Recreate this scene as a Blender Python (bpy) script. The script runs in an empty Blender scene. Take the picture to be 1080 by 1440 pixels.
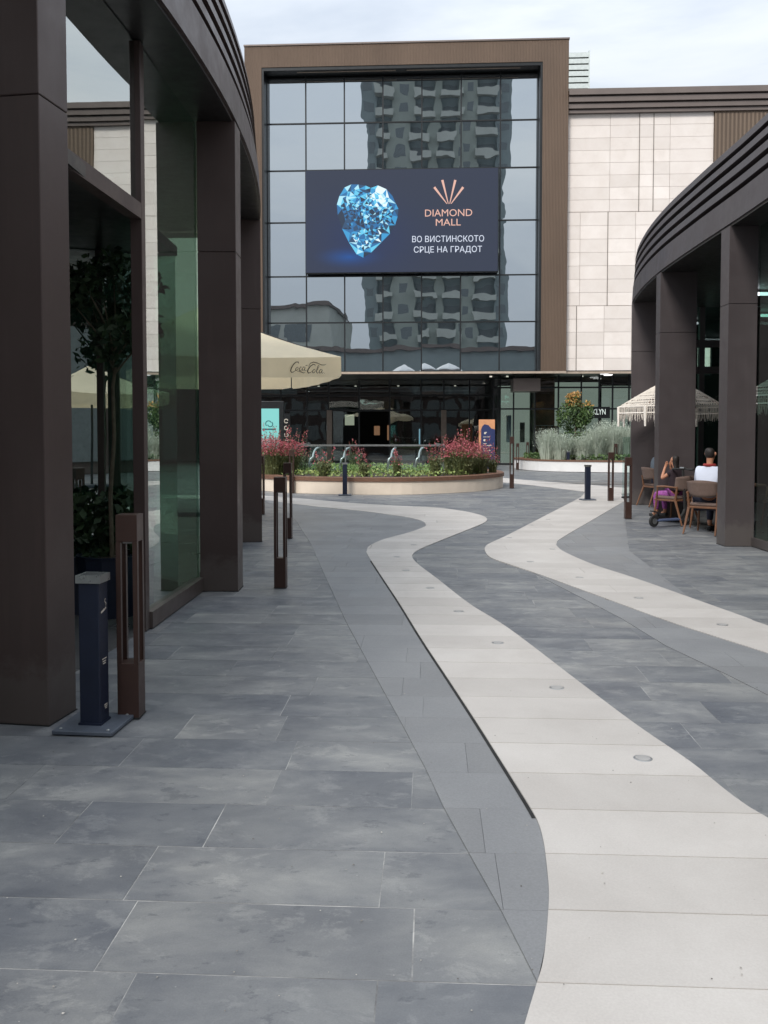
import bpy, bmesh, math, random
from mathutils import Vector, Matrix, geometry
import numpy as np
R = random.Random(7)
SC = bpy.context.scene
COL = SC.collection
rad = math.radians
# ------------------------------------------------------------------ camera, world, sun, exposure
F, PITCH, CXP, CYP, EYE = 1250.0, rad(2.4), 540.0, 661.0, 1.6
cam = bpy.data.cameras.new('camera')
camo = bpy.data.objects.new('camera', cam); COL.objects.link(camo)
camo.location = (0, 0, EYE); camo.rotation_euler = (rad(90) - PITCH, 0, 0)
cam.sensor_fit = 'VERTICAL'; cam.sensor_height = 36; cam.lens = 36 * F / 1440
cam.shift_y = -(720 - CYP) / 1440; cam.clip_start = .05; cam.clip_end = 2000
SC.camera = camo
W = bpy.data.worlds.new("World"); SC.world = W; W.use_nodes = True
SUN_EL, SUN_AZ = rad(42), rad(205)
def setup_world():
    nt = W.node_tree; N = nt.nodes; L = nt.links
    bg = N['Background']; bg.inputs[1].default_value = .12
    sky = N.new('ShaderNodeTexSky'); sky.sky_type = 'NISHITA'; sky.sun_disc = False
    sky.sun_elevation = SUN_EL; sky.sun_rotation = SUN_AZ; sky.dust_density = 2.5
    tc = N.new('ShaderNodeTexCoord'); mp = N.new('ShaderNodeMapping'); mp.inputs['Scale'].default_value = (1, 1, 3.2)
    nz = N.new('ShaderNodeTexNoise'); nz.inputs['Scale'].default_value = 1.7; nz.inputs['Detail'].default_value = 7; nz.inputs['Roughness'].default_value = .55
    nz.inputs['Distortion'].default_value = .4
    r1 = N.new('ShaderNodeValToRGB'); e = r1.color_ramp.elements
    e[0].position = .36; e[0].color = (6.0, 6.7, 7.7, 1); e[1].position = .66; e[1].color = (8.6, 8.95, 9.3, 1)
    r2 = N.new('ShaderNodeValToRGB'); e = r2.color_ramp.elements
    e[0].position = .28; e[0].color = (.7, .7, .7, 1); e[1].position = .5; e[1].color = (1, 1, 1, 1)
    mx = N.new('ShaderNodeMixRGB')
    L.new(tc.outputs['Generated'], mp.inputs[0]); L.new(mp.outputs[0], nz.inputs[0])
    L.new(nz.outputs[0], r1.inputs[0]); L.new(nz.outputs[0], r2.inputs[0])
    L.new(r2.outputs[0], mx.inputs[0]); L.new(sky.outputs[0], mx.inputs[1]); L.new(r1.outputs[0], mx.inputs[2])
    # overcast sky: brightness rises steadily from the horizon to the zenith, (1 + 2 sin e) / 3
    sx = N.new('ShaderNodeSeparateXYZ'); L.new(tc.outputs['Generated'], sx.inputs[0])
    m0 = N.new('ShaderNodeMath'); m0.operation = 'MAXIMUM'; m0.inputs[1].default_value = 0; L.new(sx.outputs[2], m0.inputs[0])
    m1 = N.new('ShaderNodeMath'); m1.operation = 'MULTIPLY_ADD'; m1.inputs[1].default_value = .667; m1.inputs[2].default_value = .36; L.new(m0.outputs[0], m1.inputs[0])
    sc = N.new('ShaderNodeVectorMath'); sc.operation = 'SCALE'; L.new(mx.outputs[0], sc.inputs[0]); L.new(m1.outputs[0], sc.inputs['Scale'])
    L.new(sc.outputs[0], bg.inputs[0])
setup_world()
sl = bpy.data.lights.new('sun', 'SUN'); sl.energy = 1.5; sl.angle = rad(14); sl.color = (1, .96, .9)
so = bpy.data.objects.new('sun', sl); COL.objects.link(so)
sd = Vector((math.sin(SUN_AZ) * math.cos(SUN_EL), math.cos(SUN_AZ) * math.cos(SUN_EL), math.sin(SUN_EL)))
so.rotation_euler = sd.to_track_quat('Z', 'Y').to_euler(); so.location = (0, 0, 60)
vs = SC.view_settings; vs.view_transform = 'Standard'; vs.look = 'None'; vs.gamma = 1; vs.use_curve_mapping = False; vs.exposure = .76
SC.cycles.max_bounces = 8; SC.cycles.transparent_max_bounces = 16; SC.cycles.sample_clamp_indirect = 6

# ------------------------------------------------------------------ measuring helpers
def ray(x, y):
    a = (x - CXP) / F; b = -(y - CYP) / F
    return (a, math.cos(PITCH) + b * math.sin(PITCH), -math.sin(PITCH) + b * math.cos(PITCH))
def g(x, y, z=0.):
    d = ray(x, y); t = (z - EYE) / d[2]; return (d[0] * t, d[1] * t)
def at(x, y, Y):
    d = ray(x, y); t = Y / d[1]; return (d[0] * t, EYE + d[2] * t)
GA = rad(3.0); MO = (8.58, 42.0)
def uv(p): return (p[0] * math.cos(GA) - p[1] * math.sin(GA), p[0] * math.sin(GA) + p[1] * math.cos(GA))
def xy(u, v): return (u * math.cos(GA) + v * math.sin(GA), -u * math.sin(GA) + v * math.cos(GA))
cu0, cv0 = uv((-MO[0], -MO[1]))
def M(px, py, d):      # point of the mall's own grid at depth d behind its front plane
    r = ray(px, py); du, dv = uv((r[0], r[1])); t = (d - cv0) / dv
    return (cu0 + du * t, EYE + r[2] * t)

# ------------------------------------------------------------------ object helpers
def tag(o, label=None, cat=None, group=None, kind=None):
    if label: o['label'] = label
    if cat: o['category'] = cat
    if group: o['group'] = group
    if kind: o['kind'] = kind
    return o
def empty(name, loc=(0, 0, 0), rz=0, **k):
    o = bpy.data.objects.new(name, None); COL.objects.link(o); o.location = loc; o.rotation_euler = (0, 0, rz)
    o.empty_display_size = .2
    return tag(o, **k)
def link(name, me, parent=None):
    o = bpy.data.objects.new(name, me); COL.objects.link(o)
    if parent: o.parent = parent
    return o
def copy_tree(o, parent=None):
    c = o.copy(); COL.objects.link(c)
    if parent: c.parent = parent
    for ch in list(o.children): copy_tree(ch, c)
    return c
class MB:
    def __init__(s): s.v = []; s.f = []; s.m = []
    def add(s, v, f, m=0):
        n = len(s.v); s.v += [tuple(p) for p in v]; s.f += [tuple(i + n for i in q) for q in f]; s.m += [m] * len(f); return s
    def box(s, x0, x1, y0, y1, z0, z1, m=0, rot=None, c=(0, 0, 0)):
        v = [(x, y, z) for z in (z0, z1) for y in (y0, y1) for x in (x0, x1)]
        if rot is not None: v = [tuple(rot @ Vector(p) + Vector(c)) for p in v]
        return s.add(v, [(0, 2, 3, 1), (4, 5, 7, 6), (0, 1, 5, 4), (2, 6, 7, 3), (0, 4, 6, 2), (1, 3, 7, 5)], m)
    def bar(s, a, b, w, h=None, m=0):
        a = Vector(a); b = Vector(b); d = (b - a); q = d.to_track_quat('Z', 'Y').to_matrix(); h = h or w
        return s.box(-w / 2, w / 2, -h / 2, h / 2, 0, d.length, m, q, a)
    def tube(s, pts, rs, n=8, m=0, cap=True):
        pts = [Vector(p) for p in pts]
        if not hasattr(rs, '__len__'): rs = [rs] * len(pts)
        V = []; Fs = []; up = None
        for i, p in enumerate(pts):
            t = (pts[min(i + 1, len(pts) - 1)] - pts[max(i - 1, 0)]).normalized()
            if up is None: up = t.orthogonal().normalized()
            up = (up - t * up.dot(t)); up = up.normalized() if up.length > 1e-6 else t.orthogonal().normalized()
            sd_ = t.cross(up)
            for k in range(n):
                a = 2 * math.pi * k / n; V.append(p + (up * math.cos(a) + sd_ * math.sin(a)) * rs[i])
        for i in range(len(pts) - 1):
            for k in range(n): k2 = (k + 1) % n; Fs.append((i * n + k, i * n + k2, i * n + n + k2, i * n + n + k))
        if cap: Fs.append(tuple(range(n))[::-1]); Fs.append(tuple((len(pts) - 1) * n + k for k in range(n)))
        return s.add(V, Fs, m)
    def lathe(s, prof, n=16, c=(0, 0), m=0):
        V = []; Fs = []
        for r, z in prof:
            for k in range(n): a = 2 * math.pi * k / n; V.append((c[0] + r * math.cos(a), c[1] + r * math.sin(a), z))
        for i in range(len(prof) - 1):
            for k in range(n): k2 = (k + 1) % n; Fs.append((i * n + k, i * n + k2, i * n + n + k2, i * n + n + k))
        Fs.append(tuple(range(n))[::-1]); Fs.append(tuple((len(prof) - 1) * n + k for k in range(n)))
        return s.add(V, Fs, m)
    def prism(s, poly, z0, z1, m=0, bottom=True):
        n = len(poly)
        ar = sum(poly[i][0] * poly[(i + 1) % n][1] - poly[(i + 1) % n][0] * poly[i][1] for i in range(n))
        if ar < 0: poly = poly[::-1]
        V = [(p[0], p[1], z0) for p in poly] + [(p[0], p[1], z1) for p in poly]
        Fs = [tuple(n + i for i in range(n))] + [(i, (i + 1) % n, n + (i + 1) % n, n + i) for i in range(n)]
        if bottom: Fs.append(tuple(range(n))[::-1])
        return s.add(V, Fs, m)
    def build(s, name, mats, parent=None, smooth=False, bevel=0, seg=2):
        me = bpy.data.meshes.new(name); me.from_pydata(s.v, [], s.f)
        if not isinstance(mats, (list, tuple)): mats = [mats]
        for m in mats: me.materials.append(m)
        if any(s.m): me.polygons.foreach_set('material_index', s.m)
        me.update()
        if bevel:
            bm = bmesh.new(); bm.from_mesh(me)
            es = [e for e in bm.edges if len(e.link_faces) == 2 and e.calc_face_angle(0) > .5]
            bmesh.ops.bevel(bm, geom=es, offset=bevel, segments=seg, affect='EDGES', profile=.5, clamp_overlap=True)
            bm.to_mesh(me); bm.free()
        if smooth:
            for p in me.polygons: p.use_smooth = True
        return link(name, me, parent)

# ------------------------------------------------------------------ material helpers
def srgb(r, g_, b):
    f = lambda c: (c / 255 / 12.92) if c / 255 <= .04045 else ((c / 255 + .055) / 1.055) ** 2.4
    return (f(r), f(g_), f(b), 1)
class NT:
    def __init__(s, name):
        s.mat = bpy.data.materials.new(name); s.mat.use_nodes = True; s.t = s.mat.node_tree; s.N = s.t.nodes; s.b = s.N['Principled BSDF']
        s.out = s.N['Material Output']
    def n(s, ty, **k):
        o = s.N.new('ShaderNode' + ty)
        for a, v in k.items():
            if a.startswith('i_'): o.inputs[a[2:]].default_value = v
            else: setattr(o, a, v)
        return o
    def l(s, a, b): s.t.links.new(a, b)
    def ramp(s, fac, stops):
        r = s.n('ValToRGB'); e = r.color_ramp.elements
        while len(e) < len(stops): e.new(.5)
        for el, (p, c) in zip(e, stops): el.position = p; el.color = c if len(c) == 4 else (*c, 1)
        s.l(fac, r.inputs[0]); return r.outputs[0]
    def noise(s, vec, scale, detail=4, rough=.55, dist=0, stretch=None):
        if stretch:
            m = s.n('Mapping'); m.inputs['Scale'].default_value = stretch; s.l(vec, m.inputs[0]); vec = m.outputs[0]
        o = s.n('TexNoise'); o.inputs['Scale'].default_value = scale; o.inputs['Detail'].default_value = detail
        o.inputs['Roughness'].default_value = rough; o.inputs['Distortion'].default_value = dist; s.l(vec, o.inputs[0]); return o.outputs[0]
    def mix(s, fac, a, b, mode='MIX'):
        o = s.n('MixRGB', blend_type=mode)
        for i, x in ((0, fac), (1, a), (2, b)):
            if hasattr(x, 'is_linked'): s.l(x, o.inputs[i])
            else: o.inputs[i].default_value = x
        return o.outputs[0]
    def math(s, op, a, b=0.):
        o = s.n('Math', operation=op)
        for i, x in ((0, a), (1, b)):
            if hasattr(x, 'is_linked'): s.l(x, o.inputs[i])
            else: o.inputs[i].default_value = x
        return o.outputs[0]
    def bump(s, h, strength, dist=.01):
        o = s.n('Bump'); o.inputs['Strength'].default_value = strength; o.inputs['Distance'].default_value = dist
        s.l(h, o.inputs['Height']); s.l(o.outputs[0], s.b.inputs['Normal']); return o.outputs[0]
def simple(name, col, rough=.5, metal=0, var=.12, vscale=6, bump=.0, bscale=40, stretch=None, spec=.5):
    t = NT(name); c = t.n('TexCoord'); v = c.outputs['Object']
    col = col if len(col) == 4 else (*col, 1)
    a = tuple(x * (1 - var) for x in col[:3]) + (1,); b = tuple(min(1, x * (1 + var)) for x in col[:3]) + (1,)
    f = t.noise(v, vscale, 6, .6, 0, stretch)
    t.l(t.ramp(f, [(.3, a), (.7, b)]), t.b.inputs['Base Color'])
    t.b.inputs['Metallic'].default_value = metal; t.b.inputs['Specular IOR Level'].default_value = spec
    t.l(t.ramp(t.noise(v, vscale * 1.7, 5), [(.3, (rough * .85,) * 3), (.7, (min(1, rough * 1.2),) * 3)]), t.b.inputs['Roughness'])
    if bump: t.bump(t.noise(v, bscale, 4, .6, 0, stretch), bump, .01)
    return t.mat
def emis(name, col, s):
    t = NT(name); t.b.inputs['Base Color'].default_value = (.02, .02, .02, 1)
    t.b.inputs['Emission Color'].default_value = col; t.b.inputs['Emission Strength'].default_value = s; t.b.inputs['Roughness'].default_value = .25
    return t.mat

def slate_mat(name, far=False):
    t = NT(name); geo = t.n('NewGeometry'); oi = t.n('ObjectInfo')
    rnd = t.math('FRACT', t.math('ADD', t.math('MULTIPLY', oi.outputs['Random'], 7.3), t.math('MULTIPLY', geo.outputs['Random Per Island'], 13.7)))
    if far:
        mp = t.n('Mapping'); mp.inputs['Rotation'].default_value = (0, 0, GA); t.l(geo.outputs['Position'], mp.inputs[0])
        br = t.n('TexBrick'); br.inputs['Scale'].default_value = 1; br.inputs['Brick Width'].default_value = 1.0; br.inputs['Row Height'].default_value = .4
        br.inputs['Mortar Size'].default_value = .004; br.inputs['Color1'].default_value = (0, 0, 0, 1); br.inputs['Color2'].default_value = (1, 1, 1, 1)
        br.offset = .37; t.l(mp.outputs[0], br.inputs[0]); rnd = t.math('MULTIPLY', br.outputs['Color'], 1.)
    sh = t.n('CombineXYZ'); t.l(t.math('MULTIPLY', rnd, 9.), sh.inputs[0]); t.l(t.math('MULTIPLY', rnd, 5.), sh.inputs[1])
    ad = t.n('VectorMath', operation='ADD'); t.l(geo.outputs['Position'], ad.inputs[0]); t.l(sh.outputs[0], ad.inputs[1])
    v = ad.outputs[0]; pos = geo.outputs['Position']
    big = t.noise(v, 1.7, 12, .66, .25, (1, 1.7, 1))
    c = t.ramp(big, [(.32, (.118, .126, .143)), (.46, (.160, .168, .182)), (.56, (.212, .218, .225)), (.70, (.30, .303, .298))])
    cl = t.noise(pos, .55, 5, .6, .5)                       # staining that runs over the joints
    c = t.mix(t.ramp(cl, [(.42, (.0,) * 3), (.68, (.6,) * 3)]), c, (.245, .247, .243, 1))
    ptc = t.noise(v, 3.6, 13, .74, .35, (1, 1.5, 1))
    c = t.mix(t.ramp(ptc, [(.545, (0,) * 3), (.595, (.26,) * 3), (.70, (.45,) * 3)]), c, (.40, .40, .385, 1))
    ptd = t.noise(v, 5.1, 12, .78, .2, (1, 1.6, 1))
    c = t.mix(t.ramp(ptd, [(.575, (0,) * 3), (.615, (.4,) * 3)]), c, (.06, .068, .085, 1))
    gr = t.noise(pos, 160, 2)
    c = t.mix(.18, c, t.ramp(gr, [(.3, (.05,) * 3), (.7, (.4,) * 3)]), 'OVERLAY')
    sp = t.n('TexVoronoi'); sp.inputs['Scale'].default_value = 9; t.l(pos, sp.inputs[0])
    c = t.mix(t.ramp(sp.outputs['Distance'], [(.0, (.7,) * 3), (.035, (0,) * 3)]), c, (.45, .45, .42, 1))
    tone = t.ramp(rnd, [(0, (.80, .82, .86)), (.5, (.97,) * 3), (1, (1.12, 1.115, 1.1))])
    c = t.mix(1, c, tone, 'MULTIPLY')
    if far: c = t.mix(br.outputs['Fac'], c, (.2, .2, .2, 1))
    t.l(c, t.b.inputs['Base Color'])
    t.l(t.ramp(t.noise(v, 3, 6, .65), [(.3, (.36,) * 3), (.7, (.62,) * 3)]), t.b.inputs['Roughness'])
    h = t.math('ADD', t.math('MULTIPLY', t.noise(v, 3.2, 8, .65), 1.), t.math('MULTIPLY', t.noise(pos, 70, 4), .12))
    t.bump(h, .35, .012)
    return t.mat
def granite_mat(name, base, mott, rough=.5, speck=.0, joint=None):
    t = NT(name); geo = t.n('NewGeometry'); oi = t.n('ObjectInfo'); pos = geo.outputs['Position']
    rnd = t.math('FRACT', t.math('ADD', t.math('MULTIPLY', oi.outputs['Random'], 3.3), t.math('MULTIPLY', geo.outputs['Random Per Island'], 5.7)))
    c = t.ramp(t.noise(pos, 1.3, 7, .6, .5), [(.3, base), (.7, mott)])
    c = t.mix(.10 if base[0] > .3 else .2, c, t.ramp(t.noise(pos, 130, 3), [(.3, (.25,) * 3), (.7, (.75,) * 3)]), 'OVERLAY')
    c = t.mix(1, c, t.ramp(rnd, [(0, (.90, .895, .89)), (1, (1.05,) * 3)]), 'MULTIPLY')
    st = t.noise(pos, 3.1, 9, .72, 1.5)
    c = t.mix(t.ramp(st, [(.60, (0,) * 3), (.76, (.22,) * 3)]), c, (base[0] * .62, base[1] * .58, base[2] * .54, 1))
    st2 = t.noise(pos, .9, 10, .7, .3)
    c = t.mix(t.ramp(st2, [(.50, (0,) * 3), (.70, (.28,) * 3)]), c, (base[0] * .78, base[1] * .76, base[2] * .74, 1))
    if speck:
        vo = t.n('TexVoronoi'); vo.inputs['Scale'].default_value = 14; t.l(pos, vo.inputs[0])
        ms = t.math('MULTIPLY', t.ramp(vo.outputs['Distance'], [(0, (1,) * 3), (.055, (0,) * 3)]), t.ramp(t.noise(pos, 1.1, 3), [(.45, (0,) * 3), (.6, (1,) * 3)]))
        c = t.mix(t.math('MULTIPLY', ms, speck), c, (.16, .13, .11, 1))
    t.l(c, t.b.inputs['Base Color'])
    t.l(t.ramp(t.noise(pos, 2.2, 5), [(.3, (rough * .85,) * 3), (.7, (rough * 1.15,) * 3)]), t.b.inputs['Roughness'])
    t.bump(t.noise(pos, 60, 5, .6), .1, .006)
    return t.mat
def glass_mat(name, tint, rmin, wav=.0, wscale=.8, ior=1.6, gtint=(.95, 1, .98)):
    t = NT(name); N = t.N; N.remove(t.b)
    tr = t.n('BsdfTransparent'); tr.inputs[0].default_value = (*tint, 1)
    gl = t.n('BsdfGlossy'); gl.inputs['Roughness'].default_value = .0; gl.inputs[0].default_value = (*gtint, 1)
    fr = t.n('Fresnel'); fr.inputs[0].default_value = ior
    if wav:
        geo = t.n('NewGeometry'); b = t.n('Bump'); b.inputs['Strength'].default_value = 1; b.inputs['Distance'].default_value = wav
        oi = t.n('ObjectInfo'); ad = t.n('VectorMath', operation='ADD'); cb = t.n('CombineXYZ')
        t.l(t.math('MULTIPLY', oi.outputs['Random'], 37.), cb.inputs[0]); t.l(geo.outputs['Position'], ad.inputs[0]); t.l(cb.outputs[0], ad.inputs[1])
        t.l(t.noise(ad.outputs[0], wscale, 1.5, .5), b.inputs['Height']); t.l(b.outputs[0], gl.inputs['Normal'])
    f = t.math('ADD', t.math('MULTIPLY', fr.outputs[0], 1 - rmin), rmin)
    gb = t.n('NewGeometry'); f = t.math('MULTIPLY', f, t.math('SUBTRACT', 1., gb.outputs['Backfacing']))
    mx = t.n('MixShader'); t.l(f, mx.inputs[0]); t.l(tr.outputs[0], mx.inputs[1]); t.l(gl.outputs[0], mx.inputs[2]); t.l(mx.outputs[0], t.out.inputs[0])
    return t.mat
def coated_glass(name):
    t = NT(name); N = t.N; N.remove(t.b)
    df = t.n('BsdfDiffuse'); df.inputs[0].default_value = (.012, .017, .022, 1)
    gl = t.n('BsdfGlossy'); gl.inputs['Roughness'].default_value = .0; gl.inputs[0].default_value = (.74, .80, .84, 1)
    geo = t.n('NewGeometry'); oi = t.n('ObjectInfo'); ad = t.n('VectorMath', operation='ADD'); cb = t.n('CombineXYZ')
    t.l(t.math('MULTIPLY', oi.outputs['Random'], 37.), cb.inputs[0]); t.l(geo.outputs['Position'], ad.inputs[0]); t.l(cb.outputs[0], ad.inputs[1])
    b = t.n('Bump'); b.inputs['Strength'].default_value = 1; b.inputs['Distance'].default_value = .0042
    t.l(t.noise(ad.outputs[0], .62, 1.6, .5, .3), b.inputs['Height']); t.l(b.outputs[0], gl.inputs['Normal'])
    mx = t.n('MixShader'); mx.inputs[0].default_value = .66
    t.l(df.outputs[0], mx.inputs[1]); t.l(gl.outputs[0], mx.inputs[2]); t.l(mx.outputs[0], t.out.inputs[0]); return t.mat
def ribbed(name, col, pitch, rough=.45):
    t = NT(name); c = t.n('TexCoord'); v = c.outputs['Object']
    w = t.n('TexWave', wave_type='BANDS', bands_direction='X', wave_profile='SIN'); w.inputs['Scale'].default_value = 1 / pitch / 3.1416 * 3.1416 / 2 / 1.0
    t.l(v, w.inputs[0])
    n = t.noise(v, .5, 6, .6, .0, (1, 1, .3))
    cc = t.ramp(n, [(.3, tuple(x * .85 for x in col[:3])), (.7, tuple(x * 1.12 for x in col[:3]))])
    t.l(cc, t.b.inputs['Base Color']); t.b.inputs['Roughness'].default_value = rough; t.b.inputs['Metallic'].default_value = .3
    t.bump(w.outputs['Fac'], .8, .03); return t.mat

m_slate = slate_mat('slate'); m_slate_far = slate_mat('slate_far', True)
m_band = granite_mat('grey_granite', (.20, .205, .215), (.24, .245, .252), .5)
m_white = granite_mat('pale_stone', (.475, .445, .417), (.555, .525, .495), .6, speck=.55)
def mortar_mat():
    t = NT('mortar'); geo = t.n('NewGeometry'); p = geo.outputs['Position']
    t.l(t.ramp(t.noise(p, 2.3, 6, .7), [(.36, (.12, .12, .125)), (.50, (.30, .30, .295)), (.66, (.56, .55, .53))]), t.b.inputs['Base Color']); t.b.inputs['Roughness'].default_value = .9
    return t.mat
m_mortar = mortar_mat()
m_black = simple('black_gap', (.012, .012, .012), .8)
def clad(name, col):
    t = NT(name); c = t.n('TexCoord'); v = c.outputs['Object']; geo = t.n('NewGeometry')
    base = t.ramp(t.noise(v, .8, 6, .6, 0, (1, 1, .35)), [(.3, tuple(x * .88 for x in col[:3])), (.7, tuple(x * 1.12 for x in col[:3]))])
    st = t.noise(v, 9, 6, .7, 0, (1, 1, .06))                      # rain streaks
    base = t.mix(t.ramp(st, [(.55, (0,) * 3), (.75, (.22,) * 3)]), base, (col[0] * 1.9, col[1] * 1.9, col[2] * 1.85, 1))
    sx = t.n('SeparateXYZ'); t.l(geo.outputs['Position'], sx.inputs[0])
    nz = t.noise(v, 7, 7, .7); hgt = t.math('ADD', sx.outputs[2], t.math('MULTIPLY', nz, -.5))
    base = t.mix(t.ramp(hgt, [(0, (.3,) * 3), (.12, (0,) * 3)]), base, (.17, .155, .14, 1))     # splashed dust at the foot
    t.l(base, t.b.inputs['Base Color']); t.b.inputs['Metallic'].default_value = .25
    t.l(t.ramp(t.noise(v, 3, 7, .65), [(.3, (.33,) * 3), (.7, (.52,) * 3)]), t.b.inputs['Roughness']); t.bump(t.noise(v, 1.2, 3, .5), .12, .02)
    return t.mat
m_bronze = clad('dark_bronze_metal', srgb(76, 63, 60)); m_bronze_r = clad('grey_bronze_metal', srgb(78, 71, 72))
m_boll = simple('brown_bollard_paint', srgb(66, 47, 41), .38, .2, .1, 4, .04, 120)
m_navy = simple('navy_paint', srgb(28, 35, 54), .38, .1, .15, 5, .05, 140)
m_slab = simple('grey_base_plate', srgb(88, 95, 106), .5, .2, .15, 7, .05)
m_steel = simple('brushed_steel', srgb(176, 178, 178), .3, .85, .1, 12)
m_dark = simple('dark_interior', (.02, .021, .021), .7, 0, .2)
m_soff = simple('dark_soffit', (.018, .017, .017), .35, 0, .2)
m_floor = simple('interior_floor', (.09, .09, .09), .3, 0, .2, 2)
m_glass = glass_mat('green_pavilion_glass', (.76, .89, .83), .40, .0012, .9, 1.9)
m_glass_dark = glass_mat('green_terrace_glass', (.66, .82, .76), .12, .0015, .9, 1.6)
m_recess = glass_mat('recess_glass', (.72, .86, .79), .5, .001, .9, 1.6, (.88, .95, .9))
m_shop = glass_mat('shopfront_glass', (.85, .91, .89), .12, .006, .8, 1.5)
m_bal = glass_mat('balustrade_glass', (.88, .95, .94), .06, .002, 1.2, 1.5)
m_coat = coated_glass('coated_glass')
m_rib = ribbed('brown_ribbed_cladding', srgb(114, 95, 80), .11)
m_rib2 = ribbed('brown_fascia_metal', srgb(104, 88, 74), .3)
m_stone = granite_mat('facade_stone', (.79, .715, .66), (.855, .785, .735), .7)
m_cornice = simple('cornice_metal', srgb(116, 105, 100), .45, .3, .08, 1)
m_mull = simple('black_mullion', (.02, .022, .024), .35, .3)
m_trim = simple('pale_trim', srgb(190, 172, 155), .4, .4)
m_louv = simple('white_louvre', srgb(208, 216, 214), .5)
m_render = simple('cream_render', srgb(222, 207, 190), .85, 0, .07, 2, .15, 60)
m_render_w = simple('white_render', srgb(226, 224, 222), .85, 0, .06, 2, .1, 60)
m_timber = simple('weathered_timber', srgb(112, 80, 62), .65, 0, .3, 8, .2, 40, (1, 1, 8))
m_wood = simple('oiled_chair_wood', srgb(116, 80, 57), .45, 0, .2, 9, .05, 50, (1, 1, .2))
m_uph = simple('brown_upholstery', srgb(110, 92, 84), .85, 0, .1, 20, .2, 200)
m_canvas = simple('cream_canvas', srgb(250, 237, 208), .85, 0, .04, 3, .12, 9)
def thin_cloth(m, k=.45):
    nt = m.node_tree; b = nt.nodes['Principled BSDF']; tr = nt.nodes.new('ShaderNodeBsdfTranslucent'); mx_ = nt.nodes.new('ShaderNodeMixShader'); mx_.inputs[0].default_value = k
    src = b.inputs['Base Color'].links[0].from_socket; nt.links.new(src, tr.inputs[0]); nt.links.new(b.outputs[0], mx_.inputs[1]); nt.links.new(tr.outputs[0], mx_.inputs[2]); nt.links.new(mx_.outputs[0], nt.nodes['Material Output'].inputs[0])
thin_cloth(m_canvas)
m_logo = simple('brown_print', srgb(60, 48, 36), .8)
m_crochet = simple('off_white_crochet', srgb(244, 236, 226), .9, 0, .08, 20, .4, 120)
m_soil = simple('planting_soil', (.05, .038, .028), .95, 0, .4, 12, .5, 30)
m_bark = simple('young_bark', (.13, .10, .07), .8, 0, .25, 20, .3, 60)
m_skin = simple('skin', srgb(186, 132, 104), .5, 0, .06)
m_hair = simple('dark_hair', (.018, .013, .011), .55, 0, .3, 30, .4, 120)
m_shirtw = simple('white_cotton', srgb(214, 220, 236), .85, 0, .05, 8)
m_shirtg = simple('grey_cotton', srgb(96, 106, 116), .85, 0, .1, 8)
m_shirtk = simple('dark_cotton', srgb(44, 32, 38), .85, 0, .2, 8)
m_purple = simple('purple_patterned_cotton', srgb(150, 78, 148), .85, 0, .45, 26)
m_jeans = simple('dark_trousers', srgb(40, 42, 58), .85, 0, .15, 8)
m_rubber = simple('black_rubber', (.02, .02, .02), .6)
m_blue = simple('pale_blue_deck', srgb(72, 84, 112), .5)
def leafmat(name, c1, c2, tr=.25):
    t = NT(name); geo = t.n('NewGeometry'); v = geo.outputs['Random Per Island']
    t.l(t.ramp(v, [(0, c1), (1, c2)]), t.b.inputs['Base Color']); t.b.inputs['Roughness'].default_value = .55
    t.b.inputs['Subsurface Weight'].default_value = 0
    return t.mat
m_leafd = leafmat('dark_leaf', (.014, .03, .012), (.04, .07, .025))
m_leafg = leafmat('green_leaf', (.035, .08, .025), (.11, .17, .05))
m_leafo = leafmat('orange_young_leaf', (.34, .16, .05), (.5, .30, .08))
m_grass = leafmat('grey_green_blade', (.26, .31, .24), (.50, .55, .46))
m_olive = leafmat('olive_stem_leaf', (.06, .085, .03), (.17, .18, .07))
m_red = leafmat('red_flower', (.22, .03, .045), (.50, .13, .15))
m_cover = leafmat('ground_cover_leaf', (.09, .17, .03), (.34, .40, .13))

# ------------------------------------------------------------------ text (built first, while the scene is small)
def text_mesh(s):
    cu = bpy.data.curves.new('t', 'FONT'); cu.body = s; cu.resolution_u = 3
    o = bpy.data.objects.new('t', cu); COL.objects.link(o)
    dg = bpy.context.evaluated_depsgraph_get(); me = bpy.data.meshes.new_from_object(o.evaluated_get(dg))
    bpy.data.objects.remove(o); bpy.data.curves.remove(cu)
    xs = [v.co.x for v in me.vertices]; ys = [v.co.y for v in me.vertices]
    x0, x1, y0, y1 = min(xs), max(xs), min(ys), max(ys)
    for v in me.vertices: v.co = ((v.co.x - x0) / (x1 - x0), (v.co.y - y0) / (y1 - y0), 0)
    return me
def place_text(s, name, mat, parent, u0, u1, z0, z1, d):    # on a plane y=d facing -y of the parent
    me = text_mesh(s)
    for v in me.vertices: v.co = (u0 + (u1 - u0) * v.co.x, d, z0 + (z1 - z0) * v.co.y)
    me.materials.clear(); me.materials.append(mat); me.name = name
    return link(name, me, parent)

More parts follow.
